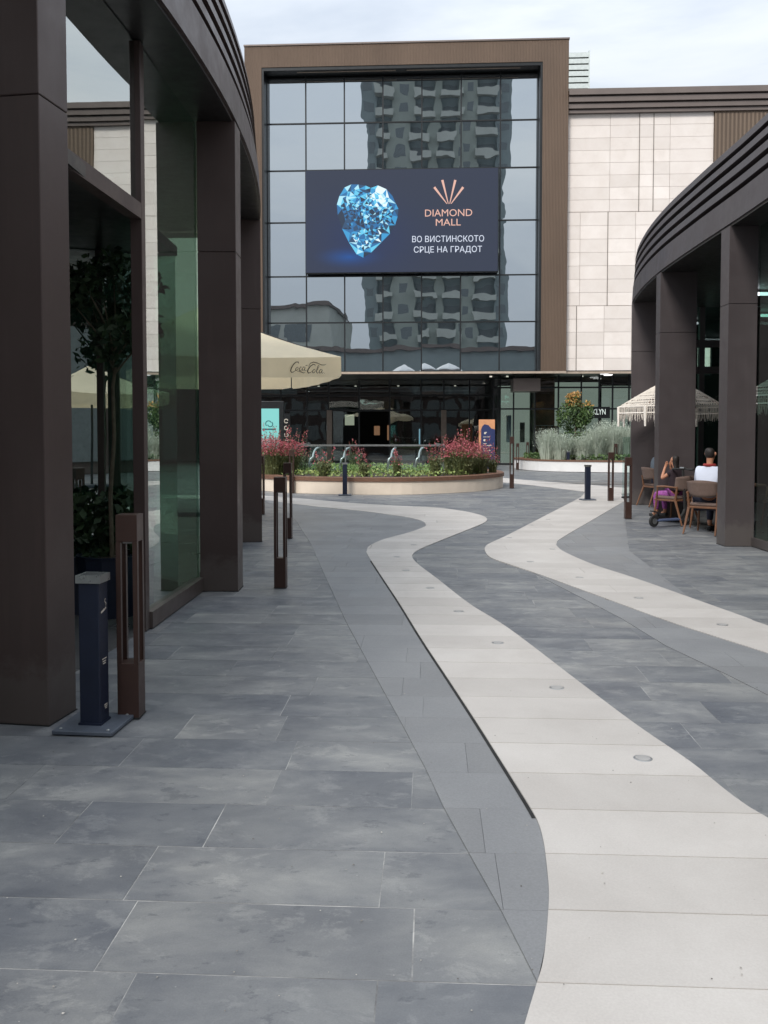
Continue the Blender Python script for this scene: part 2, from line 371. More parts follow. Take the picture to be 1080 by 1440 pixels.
# ------------------------------------------------------------------ curves
def catmull(P, k=6, closed=False):
    out = []; n = len(P)
    for i in range(n if closed else n - 1):
        p0 = P[(i - 1) % n] if closed or i > 0 else P[0]; p1 = P[i]; p2 = P[(i + 1) % n]; p3 = P[(i + 2) % n] if closed or i + 2 < n else P[-1]
        for j in range(k):
            t = j / k
            out.append(tuple(.5 * (2 * p1[a] + (p2[a] - p0[a]) * t + (2 * p0[a] - 5 * p1[a] + 4 * p2[a] - p3[a]) * t * t + (3 * p1[a] - p0[a] - 3 * p2[a] + p3[a]) * t ** 3) for a in (0, 1)))
    if not closed: out.append(tuple(P[-1]))
    return out
def clip(poly, axis, val, keep_less):
    out = []; n = len(poly)
    for i in range(n):
        a = poly[i]; b = poly[(i + 1) % n]
        ia = (a[axis] <= val) == keep_less; ib = (b[axis] <= val) == keep_less
        if ia: out.append(a)
        if ia != ib:
            t = (val - a[axis]) / (b[axis] - a[axis]); out.append((a[0] + (b[0] - a[0]) * t, a[1] + (b[1] - a[1]) * t))
    return out
def clip_rect(poly, u0, u1, v0, v1):
    for ax, val, kl in ((0, u0, False), (0, u1, True), (1, v0, False), (1, v1, True)):
        poly = clip(poly, ax, val, kl)
        if len(poly) < 3: return []
    out = []
    for p in poly:
        if not out or (abs(p[0] - out[-1][0]) + abs(p[1] - out[-1][1])) > 1e-4: out.append(p)
    if len(out) > 2 and abs(out[0][0] - out[-1][0]) + abs(out[0][1] - out[-1][1]) < 1e-4: out.pop()
    return out if len(out) > 2 else []
def area(p): return abs(sum(p[i][0] * p[(i + 1) % len(p)][1] - p[(i + 1) % len(p)][0] * p[i][1] for i in range(len(p)))) / 2
def inside(pt, poly):
    c = False; x, y = pt; n = len(poly)
    for i in range(n):
        a = poly[i]; b = poly[i - 1]
        if (a[1] > y) != (b[1] > y) and x < (b[0] - a[0]) * (y - a[1]) / (b[1] - a[1]) + a[0]: c = not c
    return c
def offset_pts(path, o, closed=False):      # offset to the left of travel
    out = []; n = len(path)
    for i, p in enumerate(path):
        a = path[(i - 1) % n] if closed or i > 0 else p; b = path[(i + 1) % n] if closed or i < n - 1 else p
        d = Vector((b[0] - a[0], b[1] - a[1])).normalized(); out.append((p[0] - d.y * o, p[1] + d.x * o))
    return out
def sweep(mb, path, prof, closed=False, m=0):        # prof: closed loop of (offset, z)
    rings = [offset_pts(path, o, closed) for o, z in prof]; n = len(path); k = len(prof); V = []; Fs = []
    for i in range(n):
        for j in range(k): V.append((rings[j][i][0], rings[j][i][1], prof[j][1]))
    for i in range(n if closed else n - 1):
        i2 = (i + 1) % n
        for j in range(k): j2 = (j + 1) % k; Fs.append((i * k + j, i * k + j2, i2 * k + j2, i2 * k + j))
    if not closed: Fs.append(tuple(range(k))); Fs.append(tuple((n - 1) * k + j for j in range(k))[::-1])
    return mb.add(V, Fs, m)

def arcL(y): return -1.47 - (y - 9.0) ** 2 / 50.
# ================================================================== GROUND
GP = lambda L: [g(*p) for p in L]
p1_left = catmull(GP([(370, 703), (413, 709), (460, 714.3), (517, 720), (547, 724.3), (573, 728), (593, 733), (599, 739), (593, 743), (573, 750), (540, 759), (520, 768), (516, 775), (517, 781), (539, 815), (560, 846.7), (593, 900), (631, 957.5), (668, 1014), (699, 1063), (729, 1111), (748, 1142), (758, 1162), (764.6, 1187), (768.5, 1216), (771.9, 1255), (770.4, 1293), (764.6, 1351), (752.6, 1394), (739, 1440)]) + [(.30, 2.1), (.12, 1.7), (-.1, 1.2), (-.5, .5)], 6)
p1_right = catmull(GP([(370, 697.3), (427, 701.7), (493, 707.7), (560, 711.7), (613, 714.3), (650, 719), (673, 724), (684, 729), (683, 734), (673, 739.3), (653, 747.3), (613, 763.3), (593, 771.7), (582, 778.3), (580, 785), (590, 796), (613, 813.3), (660, 850), (714, 884), (815, 961), (892, 1019), (969, 1072), (1080, 1153)]) + [(1.95, 3.1), (2.6, 2.4), (3.6, 1.2)], 6)
far_l = [(-9, g(370, 700)[1] + 2.2)]
PATH1 = [(-9.5, 22.2)] + p1_left + [(3.6, .3)] + p1_right[::-1] + [(-9.5, 23.0)]
p2_left = catmull(GP([(822.6, 691.7), (815.6, 700), (776.7, 720.5), (718, 751), (690, 764), (683, 769), (682, 775), (689, 784), (710.6, 792.5), (757, 808), (815.6, 829.4), (932, 872), (1005, 896), (1080, 920)]) + [(3.15, 5.2), (3.6, 3.8)], 6)
p2_right = catmull(GP([(878, 705.3), (843, 726), (792, 756), (783, 764.5), (784.5, 770), (796, 778), (835, 795), (893, 814), (971, 841.5), (1049, 869.5), (1080, 881)]) + [(3.6, 5.6), (4.05, 4.2)], 6)
PATH2 = GP([(703, 678), (757, 683.6), (808, 690)]) + p2_left + p2_right[::-1] + [(6.2, 23.2), (9.5, 26), (9.5, 29.5)] + GP([(878, 686.7), (823, 681.6), (757, 677), (704.7, 672)])
BAND1 = [g(372, 704.5)] + p1_left[:-8] + [(.25, 2.0)] + GP([(770, 1410), (745, 1361), (704, 1280), (659.7, 1201), (625, 1138), (598.5, 1081.5), (560, 1009), (539, 971.5), (487, 875.6), (457, 810), (437, 765), (418, 735), (400, 716)])
i0 = min(range(len(p2_left)), key=lambda i: abs(p2_left[i][1] - 10.2) + (0 if i > 30 else 99))
BAND2 = p2_left[i0:] + [(2.8, 3.8)] + GP([(1080, 978), (1022, 949), (935.5, 908), (873, 869.6)])
BAND3 = p2_right[:49] + GP([(885, 775), (880, 740), (879, 718)])
def up(poly): return [uv(p) for p in poly]
def paving(root, name, region, mat, z0, z1, lens, vmax_obj, vmax, gap, limit, minarea=.004, u_rng=None, jitter=0):
    reg = up(region) if region else None
    near = []; V0 = 2.93
    k0 = -8; k1 = int((vmax - V0) / .4) + 1
    far = MB(); cnt = 0
    for k in range(k0, k1):
        v0 = V0 + .4 * k
        if v0 + .4 < .6: continue
        ua, ub = u_rng if u_rng else (min(p[0] for p in reg) - .1, max(p[0] for p in reg) + .1)
        u = ua - R.random() * lens[0]
        while u < ub:
            w = R.uniform(*lens); gg = gap * R.uniform(.3, 1.3)
            r = (u + gg, u + w - gg, v0 + gg, v0 + .4 - gg)
            u += w
            if reg: P = clip_rect(reg, *r)
            else:
                P = [(r[0], r[2]), (r[1], r[2]), (r[1], r[3]), (r[0], r[3])]
                if any(all(inside(xy(*q), pl) for q in P) for pl in (PATH1, PATH2, BAND1, BAND3)): continue
                c = xy((r[0] + r[1]) / 2, (r[2] + r[3]) / 2)
                if c[1] > 0.5 and abs(c[0]) > c[1] * .5 + 1.2: continue
            if not P or area(P) < minarea: continue
            z = z1 + R.uniform(-1, 1) * jitter
            if v0 < vmax_obj and cnt < limit:
                c = xy(r[0], r[2]); vis = abs(c[0]) < c[1] * .46 + 1.1 and c[1] > 1.7
                if vis:
                    MB().prism([xy(*q) for q in P], z0, z, bottom=False).build(name, mat, root); cnt += 1; continue
            far.prism([xy(*q) for q in P], z0, z, bottom=False)
    if far.v:
        o = far.build(name + '_field' if cnt else name, mat, root); o['kind'] = 'stuff'
    return cnt
gr = MB().add([(-400, -400, -.02), (400, -400, -.02), (400, 400, -.02), (-400, 400, -.02)], [(0, 1, 2, 3)]).build('ground', m_slate_far); tag(gr, kind='structure')
mo = MB().prism([(-14, -3), (14, -3), (14, 30), (-14, 30)], -.018, -.0012, bottom=False).build('mortar_bed', m_mortar); tag(mo, kind='structure')
sp_ = empty('slate_pavement', kind='structure')
paving(sp_, 'paving_stone', None, m_slate, -.012, 0., (.5, 1.15), 9.5, 29.5, .0022, 285, u_rng=(-13, 13), jitter=.0006)
b1 = empty('grey_granite_strip', kind='structure'); paving(b1, 'granite_slab', BAND1, m_band, -.002, .0045, (.8, 1.3), 8.5, 26, .0012, 60)
b2 = empty('grey_granite_strip', kind='structure'); paving(b2, 'granite_slab', BAND2, m_band, -.002, .0045, (.8, 1.3), 8.5, 26, .0012, 60)
b3 = empty('grey_granite_strip', kind='structure'); paving(b3, 'granite_slab', BAND3, m_band, -.002, .0045, (.8, 1.3), 13, 26, .0012, 60)
w1 = empty('white_path', kind='structure'); paving(w1, 'stone_slab', PATH1, m_white, -.001, .0095, (6, 8), 16, 26, .003, 120)
w2 = empty('white_path', kind='structure'); paving(w2, 'stone_slab', PATH2, m_white, -.001, .0095, (6, 8), 16, 32, .0012, 120)
# black strip painting in the shade gap at the path's edge step
sl_pts = [p for p in p1_left if g(757, 1155)[1] <= p[1] <= g(517, 779)[1] and p[0] < .9 and p[1] < 11.6][1:]
sl_pts = [q for q in sl_pts if q[1] < 11.2]
so1 = offset_pts(sl_pts, -.002); so2 = offset_pts(sl_pts, -.018)
mb = MB(); n = len(sl_pts); mb.add([(p[0], p[1], .0065) for p in so1] + [(p[0], p[1], .0065) for p in so2], [(i, i + 1, n + i + 1, n + i) for i in range(n - 1)])
mb.build('step_shade_strip', m_black, w1)
for px, py, w in [(904, 1069, w1), (783, 969, w1), (700, 905.5, w1), (645, 861, w1), (605, 828, w1), (571, 803, w1), (558, 784, w1), (582, 767, w1), (1016, 880, w2), (898, 842, w2), (815, 813, w2), (746, 791, w2), (777, 773, w2), (716, 757, w2), (748, 739, w2), (771, 731, w2), (869, 696, w2)]:
    p = g(px, py); r = .046
    o = MB().lathe([(r, .0), (r, .0102), (r * .9, .0112)], 24).build('recessed_light_ring', m_steel, w); o.location = (p[0], p[1], .0)
    MB().lathe([(r * .78, .0105), (r * .78, .0125)], 20).build('lens', simple('frosted_lens', (.38, .37, .36), .4) if 'frosted_lens' not in bpy.data.materials else bpy.data.materials['frosted_lens'], o)
rg = random.Random(77); lp = []
while len(lp) < 260:
    yy = rg.uniform(2.3, 12); xx = rg.uniform(-.45, .45) * yy
    if xx > arcL(yy) + .1: lp.append((xx, yy, .006 + (.008 if inside((xx, yy), PATH1) or inside((xx, yy), PATH2) else 0)))
V_ = []; F_ = []
for p in lp:
    n0 = len(V_); r_ = rg.uniform(.002, .0045); a0_ = rg.random() * 6.28
    V_ += [(p[0] + r_ * math.cos(a0_ + t) * rg.uniform(.6, 1.4), p[1] + r_ * math.sin(a0_ + t), p[2]) for t in (0, 1.5, 3, 4.6)] + [(p[0], p[1], p[2] + r_ * .6)]; F_ += [(n0 + i, n0 + (i + 1) % 4, n0 + 4) for i in range(4)]
tag(MB().add(V_, F_).build('grit', leafmat('grit_crumb', (.07, .06, .05), (.5, .48, .44))), 'small pale and dark crumbs of grit scattered over the paving', 'grit', kind='stuff')
# warning studs on the right
mb = MB()
for i in range(16):
    for j in range(4):
        u = 2.05 + i * .095; v = 5.0 + j * .1
        q = xy(u, v); mb.lathe([(.018, .0), (.014, .004)], 8, q)
tag(mb.build('tactile_stud', simple('worn_stud', (.085, .088, .095), .5), sp_), kind='stuff')

# ================================================================== PAVILIONS
pathL = [(-12, -2.4), (-4.9, -2.4), (-4.35, -2.2)] + [(arcL(-1.7 + i * .3), -1.7 + i * .3) for i in range(52)]      # up to y=13.6
pathL += [(-1.98, 13.85), (-2.2, 14.05), (-2.5, 14.15), (-3, 14.2), (-12, 14.2)]
pathL = pathL    # travelling +y, the inside lies to the left
spR = catmull([(12, -4.8), (7.2, -4.2), (6.1, -2.5), (5.35, 2), (4.86, 6.5), (4.72, 10), (4.79, 12.3), (4.85, 14.2), (4.96, 16.2), (5.2, 18.2), (5.62, 20.3), (6.35, 22.4), (7.6, 24.3), (9.5, 25.7), (12, 26.4), (17, 26.6)], 7)
pathR = spR[::-1]  # travelling -y, inside (+x) lies to the left
def xat(path, y):
    for a, b in zip(path, path[1:]):
        if (a[1] - y) * (b[1] - y) <= 0 and a[1] != b[1] and abs(a[0]) < 8: t = (y - a[1]) / (b[1] - a[1]); return a[0] + (b[0] - a[0]) * t
def pavilion(name, label, path, zb, side, mat, cols, group=None):
    root = empty(name, (0, 0, 0), label=label, cat='pavilion')
    H_ = 1.1; K = side
    bands = [(0, .38), (.465, .585), (.66, .775), (.85, .955), (1.02, 1.13)]
    for i, (a, b) in enumerate(bands):
        o0 = a * .07
        sweep(MB(), path, [(o0, zb + a), (o0 + .02, zb + b), (o0 + .3, zb + b), (o0 + .3, zb + a)]).build('fascia_band', mat, root)
    sweep(MB(), path, [(.26, zb + .3), (.26, zb + 1.06), (.29, zb + 1.06), (.29, zb + .3)]).build('fascia_backing', m_black, root)
    ins = offset_pts(path, .02)
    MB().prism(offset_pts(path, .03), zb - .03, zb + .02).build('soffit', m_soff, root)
    MB().prism(offset_pts(path, .35), zb + 1.0, zb + 1.09).build('roof', m_cornice, root)
    MB().prism(offset_pts(path, .40), -.01, .012, bottom=False).build('interior_floor', m_floor, root)
    for y0, w, dep in cols:
        x0 = xat(path, y0); x1 = xat(path, y0 + w); t = Vector((x1 - x0, w)).normalized(); n_ = Vector((-t.y, t.x)) if side < 0 else Vector((t.y, -t.x))
        a = Vector((x0, y0)); P = [a, a + t * w, a + t * w + n_ * dep, a + n_ * dep]
        if side > 0: P = P[::-1]
        mb = MB(); mb.prism([tuple(p) for p in P], 0.004, 3.39); mb.prism([tuple(p) for p in P], 3.396, zb - .03)
        c = sum((p for p in P), Vector((0, 0))) / 4; Q = [c + (p - c) * .93 for p in P]; mb.prism([tuple(p) for p in Q], 3.38, 3.41)
        mb.build('column', mat, root, bevel=.004, seg=1)
        Q = [c + (p - c) * 1.03 for p in P]; MB().prism([tuple(p) for p in Q], 0.0015, .006, bottom=False).build('base_shade_joint', m_black, root)  # black joint strip that paints contact shade round the column foot
    return root
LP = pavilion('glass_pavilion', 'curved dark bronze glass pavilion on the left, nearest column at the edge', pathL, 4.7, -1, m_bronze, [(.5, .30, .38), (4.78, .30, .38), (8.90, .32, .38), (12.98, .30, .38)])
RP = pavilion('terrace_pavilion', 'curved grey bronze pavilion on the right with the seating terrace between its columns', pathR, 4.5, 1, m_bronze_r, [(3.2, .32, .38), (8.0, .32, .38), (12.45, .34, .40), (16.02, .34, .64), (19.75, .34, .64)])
def pane(root, a, b, z0, z1, mat=None, name='glass_pane'):
    d = Vector((b[0] - a[0], b[1] - a[1])); n_ = Vector((-d.y, d.x)).normalized() * .006
    MB().prism([(a[0] - n_.x, a[1] - n_.y), (b[0] - n_.x, b[1] - n_.y), (b[0] + n_.x, b[1] + n_.y), (a[0] + n_.x, a[1] + n_.y)], z0, z1).build(name, mat or m_glass, root)
def wallseg(root, a, b, z0, z1, th, mat, name):
    d = Vector((b[0] - a[0], b[1] - a[1])); n_ = Vector((-d.y, d.x)).normalized() * th / 2
    return MB().prism([(a[0] - n_.x, a[1] - n_.y), (b[0] - n_.x, b[1] - n_.y), (b[0] + n_.x, b[1] + n_.y), (a[0] + n_.x, a[1] + n_.y)], z0, z1).build(name, mat, root)
def gL(y): return (arcL(y) - .40, y)
m_mb = m_bronze
# left glazing
pane(LP, gL(.9), gL(4.7), .13, 4.66); wallseg(LP, gL(.8), gL(4.78), .012, .13, .10, m_mb, 'sill_rail')
pane(LP, (-2.09, 5.12), (-1.955, 7.06), 3.40, 4.66); wallseg(LP, (-2.095, 5.08), (-1.955, 7.06), 3.28, 3.40, .10, m_mb, 'transom')
pane(LP, gL(7.18), gL(8.92), .145, 4.66); wallseg(LP, gL(7.18), gL(8.92), .012, .145, .11, m_mb, 'sill_rail')
pane(LP, gL(9.25), gL(11.05), .145, 4.66); wallseg(LP, gL(9.24), gL(12.96), .012, .145, .11, m_mb, 'sill_rail'); pane(LP, gL(11.15), gL(12.96), .145, 4.66)
for y in (7.12, 11.1):
    x = arcL(y) - .41; MB().box(x - .045, x + .045, y - .055, y + .055, .012, 4.66).build('mullion', m_mb, LP, bevel=.003, seg=1)
# entrance recess behind the first bay
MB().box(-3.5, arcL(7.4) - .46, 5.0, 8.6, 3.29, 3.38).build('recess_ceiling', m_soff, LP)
pane(LP, (-3.4, 8.0), (-1.99, 8.545), .012, 3.28, m_recess); pane(LP, (-3.4, 4.9), (-3.4, 7.92), .012, 3.28)
MB().box(-3.46, -3.38, 7.93, 8.01, .012, 3.28).build('mullion', m_mb, LP)
MB().box(-2.66, -2.60, 8.26, 8.32, .012, 3.28).build('mullion', m_mb, LP)
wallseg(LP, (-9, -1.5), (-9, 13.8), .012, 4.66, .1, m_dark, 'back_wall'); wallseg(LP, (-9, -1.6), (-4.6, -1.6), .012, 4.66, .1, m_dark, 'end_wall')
pane(LP, (-9, 13.75), (-2.4, 13.75), .012, 4.66)
MB().box(-7.8, -2.75, 10.6, 10.75, .012, 4.6).build('partition', simple('green_partition', (.07, .13, .10), .6), LP)
m_strip = emis('strip_light', (.85, .95, 1, 1), 1.3)
for x, y in ((-4.2, 6.8), (-4.9, 9.6), (-5.4, 12.0)):
    MB().box(x - .7, x + .7, y - .04, y + .04, 4.56, 4.62).build('strip_light', m_strip, LP)
# right glazing
def gR(y, o=.42): return (xat(pathR, y) + o, y)
ys = [-2.0, 1.4, 3.2]; segs = [(3.55, 5.7), (5.8, 7.98), (8.36, 10.3), (10.4, 12.42)]
for a, b in segs: pane(RP, gR(a), gR(b), .13, 4.46, m_glass_dark)
wallseg(RP, gR(3.5), gR(8.0), .012, .13, .11, m_bronze_r, 'sill_rail'); wallseg(RP, gR(8.34), gR(12.44), .012, .13, .11, m_bronze_r, 'sill_rail')
for y in (5.75, 10.35):
    p = gR(y); MB().box(p[0] - .06, p[0] + .06, y - .045, y + .045, .13, 4.46).build('mullion', m_bronze_r, RP)
pane(RP, (5.5, 12.7), (8.5, 12.7), .02, 4.46, m_glass_dark); pane(RP, (8.5, 12.8), (8.5, 20.3), .02, 4.46, m_glass_dark)
pane(RP, (6.15, 20.4), (8.5, 20.4), .02, 4.46, m_glass_dark)
for p in ((8.5, 12.7), (8.5, 16.5), (8.5, 20.4), (7.25, 20.4), (6.1, 20.4)): MB().box(p[0] - .06, p[0] + .06, p[1] - .06, p[1] + .06, .012, 4.46).build('mullion', m_bronze_r, RP)
for zz in (2.95, 3.55): wallseg(RP, (6.16, 20.4), (8.44, 20.4), zz, zz + .16, .1, m_bronze_r, 'transom')
for a, b in ((20.15, 21.6), (21.68, 22.9)): pane(RP, gR(a, .5), gR(b, .5), .13, 4.46, m_glass_dark)
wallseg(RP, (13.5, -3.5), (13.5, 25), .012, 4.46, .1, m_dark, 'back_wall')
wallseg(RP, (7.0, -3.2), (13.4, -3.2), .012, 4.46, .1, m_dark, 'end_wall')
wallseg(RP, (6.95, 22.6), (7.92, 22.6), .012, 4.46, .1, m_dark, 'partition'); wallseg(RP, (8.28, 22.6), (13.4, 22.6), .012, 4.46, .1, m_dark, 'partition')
wallseg(RP, (7.92, 22.6), (8.28, 22.6), .012, 3.05, .1, m_dark, 'partition'); wallseg(RP, (7.92, 22.6), (8.28, 22.6), 3.75, 4.46, .1, m_dark, 'partition')
for x, y in ((7.2, 14), (7.4, 18), (10, 9), (9.5, 21.3)):
    MB().box(x - .6, x + .6, y - .03, y + .03, 4.36, 4.42).build('strip_light', m_strip, RP)

# ================================================================== MALL
MALL = empty('shopping_mall', (MO[0], MO[1], 0), -GA, label='large mall with a brown framed mirror glass front and white stone wing, closing the plaza', cat='building')
def mbox(name, u0, u1, d0, d1, z0, z1, mat, parent=None, **k): return MB().box(u0, u1, d0, d1, z0, z1).build(name, mat, parent or MALL, **k)
UL = M(345, 300, 0)[0]; ZT = M(800, 55, 0)[1]; ZB = 4.5
gu0 = M(376, 300, .8)[0]; gu1 = M(756, 300, .8)[0]; gz1 = M(756, 101, .8)[1]
UM = [M(x, 300, .8)[0] for x in (376, 430.5, 484.5, 538.5, 593, 648, 703, 756)]
ZM = [M(756, y, .8)[1] for y in (522, 452, 386, 309, 235, 168, 104)]
mbox('frame_pillar', gu1 + .1, 0, 0, 1.2, ZB, ZT, m_rib); mbox('frame_pillar', UL, gu0 - .1, 0, 1.2, ZB, ZT, m_rib)
mbox('frame_beam', gu0 - .1, gu1 + .1, 0, 1.2, gz1 + .15, ZT, m_rib)
mbox('frame_cap', UL - .03, .03, -.04, 1.25, ZT, ZT + .07, m_cornice)
mbox('frame_lining', gu1, gu1 + .1, .03, 1.0, ZB, gz1, m_mull); mbox('frame_lining', gu0 - .1, gu0, .03, 1.0, ZB, gz1, m_mull)
mbox('frame_lining', gu0 - .1, gu1 + .1, .03, 1.0, gz1, gz1 + .15, m_mull)
for a, b in ((.12, .48), (.52, .93)):
    u0 = gu0 + (gu1 - gu0) * a; u1 = gu0 + (gu1 - gu0) * b; mbox('light_channel', u0, u1, .25, .29, gz1 - .02, gz1, m_trim)
mbox('edge_trim', UL, 0, -.02, .25, ZB - .1, ZB, m_trim); mbox('edge_trim', gu0, gu1, .25, .8, ZB - .1, ZB, m_mull)
for i in range(7):
    for j in range(6):
        cu = (UM[i] + UM[i + 1]) / 2; cz = (ZM[j] + ZM[j + 1]) / 2; w = (UM[i + 1] - UM[i]) / 2; h = (ZM[j + 1] - ZM[j]) / 2
        o = MB().box(-w, w, 0, .02, -h, h).build('glass_pane', m_coat, MALL); o.location = (cu, .82, cz); o.rotation_euler = (rad(R.uniform(-.12, .12)), 0, rad(R.uniform(-.18, .18)))
for u in UM: mbox('mullion', u - .03, u + .03, .77, .81, ZM[0], gz1, m_mull)
for z in ZM: mbox('mullion', gu0, gu1, .775, .808, z - .03, z + .03, m_mull)
# white stone wing
m_joint = simple('dark_joint', (.22, .19, .17), .9); m_jl = simple('stone_joint', (.56, .50, .46), .9)  # dark tone for the movement joints, paler one for the panel joints
zr = M(900, 158, .4)[1]; zt1 = M(860, 298, .4)[1]; zt2 = M(860, 430, .4)[1]; zt3 = ZB + .02
uR = M(1002, 300, .4)[0]
mbox('stone_backing', 0, uR, .45, .8, zt3, zr, m_jl)
def tier(z0, z1, xs, n):
    us = [M(x, 300, .4)[0] if x < 1e3 else uR for x in xs]; us[0] = .004; h = (z1 - z0) / n
    for a, b, c in zip(us, us[1:], range(99)):
        for k in range(n):
            j = .008; uu = R.uniform(0, .006)
            mbox('stone_panel', a + j, b - j, .40 + uu, .449, z0 + k * h + (.022 if k == 0 else j / 1.4), z0 + k * h + h - j / 1.4, m_stone)
tier(zt1, zr, (800, 857, 898, 918, 941, 1002), 8); tier(zt2, zt1, (800, 816, 855, 894, 930, 966, 1002), 7); tier(zt3, zt2, (800, 812, 851, 890, 930, 966, 1002), 5)
for x, za, zb_ in ((898, zt1, zr), (918, zt1, zr), (855, zt2, zt1), (812, zt3, zt2)):
    u = M(x, 300, .4)[0]; mbox('movement_joint', u - .017, u + .017, .385, .398, za, zb_, m_joint)
mbox('edge_trim', 0, uR + 25, .25, .5, ZB - .1, ZB + .0, m_trim)
mbox('brown_panel', uR + .01, uR + 26, .3, .8, ZB, zr + .05, m_rib2)
zc1 = M(900, 124, 0)[1]; 
for a, b, dd in ((.0, .28, -.1), (.34, .58, 0), (.64, .86, .1), (.9, 1.05, .2)):
    z1_ = zc1 - (zc1 - zr) * a; z0_ = zc1 - (zc1 - zr) * b; mbox('cornice_band', .02, uR + 26, dd, .9, z0_, z1_, m_cornice)
mbox('cornice_backing', .02, uR + 26, .35, .88, zr - .05, zc1 - .05, m_black)
mbox('upper_body', UL + .2, uR + 26, 1.3, 22, ZB + .05, zc1 - .3, m_dark)
mbox('frame_body', UL + .1, -.1, 1.25, 9, zc1 - .3, ZT - .05, m_cornice)
mbox('west_wing', UL - 24, UL - .02, 1.0, 22, ZB, ZT - 4, m_stone)
# rooftop louvre box
LV = empty('rooftop_louvre_box', (MO[0], MO[1], 0), -GA, label='white slatted plant box on the roof just right of the brown frame', cat='roof plant')
lu0 = M(790, 100, 6)[0]; lu1 = M(828, 100, 6)[0]; lz0 = zc1 - .3; lz1 = M(815, 72, 6)[1]
mbox('box_body', lu0 + .05, lu1 - .05, 6.1, 9, lz0, lz1 - .02, m_dark, LV)
n = 14
for k in range(n):
    z = lz0 + (lz1 - lz0) * k / n; mbox('slat', lu0, lu1, 6.0, 6.06, z + .02, z + (lz1 - lz0) / n * .82, m_louv, LV)
mbox('corner_post', lu1 - .01, lu1 + .05, 5.97, 9, lz0, lz1 + .03, m_louv, LV)
# ground floor
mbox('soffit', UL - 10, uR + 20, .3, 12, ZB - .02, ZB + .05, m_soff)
m_shopin = simple('shop_wall_pale', (.42, .52, .44), .8); m_brown = simple('shop_brown_wall', (.12, .05, .028), .6, 0, .4, 3)
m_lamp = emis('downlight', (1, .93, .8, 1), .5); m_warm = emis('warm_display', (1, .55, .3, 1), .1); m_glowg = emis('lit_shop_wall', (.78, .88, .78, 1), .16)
def mx(px, d): return M(px, 600, d)[0]
DE = 6.0; DS = 2.6
# central entrance glazing
eu = [mx(x, DE) for x in (330, 365, 395, 432, 462, 505, 548, 592, 624, 660, 692)]
zd = M(600, 577, DE)[1]; zh = M(600, 556, DE)[1]
for a, b in zip(eu, eu[1:]):
    for z0_, z1_ in ((.05, zd), (zd, zh), (zh, ZB - .03)):
        if z0_ == .05 and a >= eu[5] - .01 and b <= eu[7] + .01 and a < eu[6]: continue
        mbox('glass_pane', a + .03, b - .03, DE, DE + .02, z0_ + .03, z1_ - .03, m_shop)
for u in eu: mbox('mullion', u - .04, u + .04, DE - .04, DE + .1, .02, ZB - .03, m_mull)
for z in (zd, zh): mbox('transom', eu[0], eu[-1], DE - .03, DE + .08, z - .05, z + .05, m_mull)
for px in (463.5, 624):
    u = mx(px, DE - .2); mbox('portal_post', u - .14, u + .14, DE - .35, DE - .05, .02, zd, simple('bronze_portal', srgb(120, 108, 98), .4, .3) if px < 500 else bpy.data.materials['bronze_portal'])
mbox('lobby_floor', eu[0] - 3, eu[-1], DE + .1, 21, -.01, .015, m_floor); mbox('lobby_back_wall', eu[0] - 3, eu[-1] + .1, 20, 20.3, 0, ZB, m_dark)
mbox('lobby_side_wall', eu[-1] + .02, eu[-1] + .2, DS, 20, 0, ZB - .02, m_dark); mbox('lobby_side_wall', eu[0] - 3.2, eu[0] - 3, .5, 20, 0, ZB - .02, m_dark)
for px, py in ((500, 560), (560, 570), (640, 560), (448, 585)):
    u, z = M(px, py, 12); u_, _ = M(px, py, 12); mbox('downlight', u_ - .06, u_ + .06, 12, 12.12, ZB - .06, ZB - .025, m_lamp)
for px0, px1, py0, py1 in ((526, 534, 599, 612), (544.5, 547.5, 598, 619)):
    a = M(px0, py1, 18); b = M(px1, py0, 18); mbox('lit_display', a[0], b[0], 18, 18.1, a[1], b[1], m_warm)
a = M(589, 626, 16); b = M(592, 603, 16); mbox('lit_display', a[0], b[0], 16, 16.1, a[1], b[1], emis('cool_display', (.4, .7, .9, 1), .35))
a = M(485, 598, 14); b = M(498, 583, 14); mbox('lit_display', a[0], b[0], 14, 14.1, a[1], b[1], emis('pale_display', (.75, .75, .6, 1), .3))
# shops on the right
su = [mx(x, DS) for x in (694, 722, 752, 785, 817, 842, 861, 884, 905, 930, 960, 1000, 1040, 1090)]
zs = M(750, 575, DS)[1]; zs2 = M(750, 545, DS)[1]
for i, (a, b) in enumerate(zip(su, su[1:])):
    for z0_, z1_ in ((.08, zs), (zs, zs2), (zs2, ZB - .03)):
        mbox('glass_pane', a + .025, b - .025, DS, DS + .02, z0_ + .02, z1_ - .02, m_shop)
for u in su: mbox('mullion', u - .035, u + .035, DS - .04, DS + .08, .02, ZB - .03, m_mull)
for z in (zs, zs2): mbox('transom', su[0], su[-1], DS - .03, DS + .06, z - .04, z + .04, m_mull)
mbox('plinth', su[0], su[-1], DS - .05, DS + .1, .0, .08, m_mull)
mbox('shop_floor', eu[-1] + .2, su[-1], DS + .1, 10, -.01, .015, m_floor); mbox('shop_back_wall', eu[-1] + .2, su[-1], 9.9, 10.1, 0, ZB, m_dark)
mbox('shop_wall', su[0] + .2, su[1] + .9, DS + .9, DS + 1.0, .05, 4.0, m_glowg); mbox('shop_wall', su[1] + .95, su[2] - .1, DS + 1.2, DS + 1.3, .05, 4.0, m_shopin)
mbox('shop_wall', su[2] + .02, su[3], DS + 1.5, DS + 1.6, .05, ZB - .05, m_brown); mbox('shop_wall', su[3] + .02, su[4] + 1.1, DS + 1.4, DS + 1.5, .05, 4.2, m_glowg)
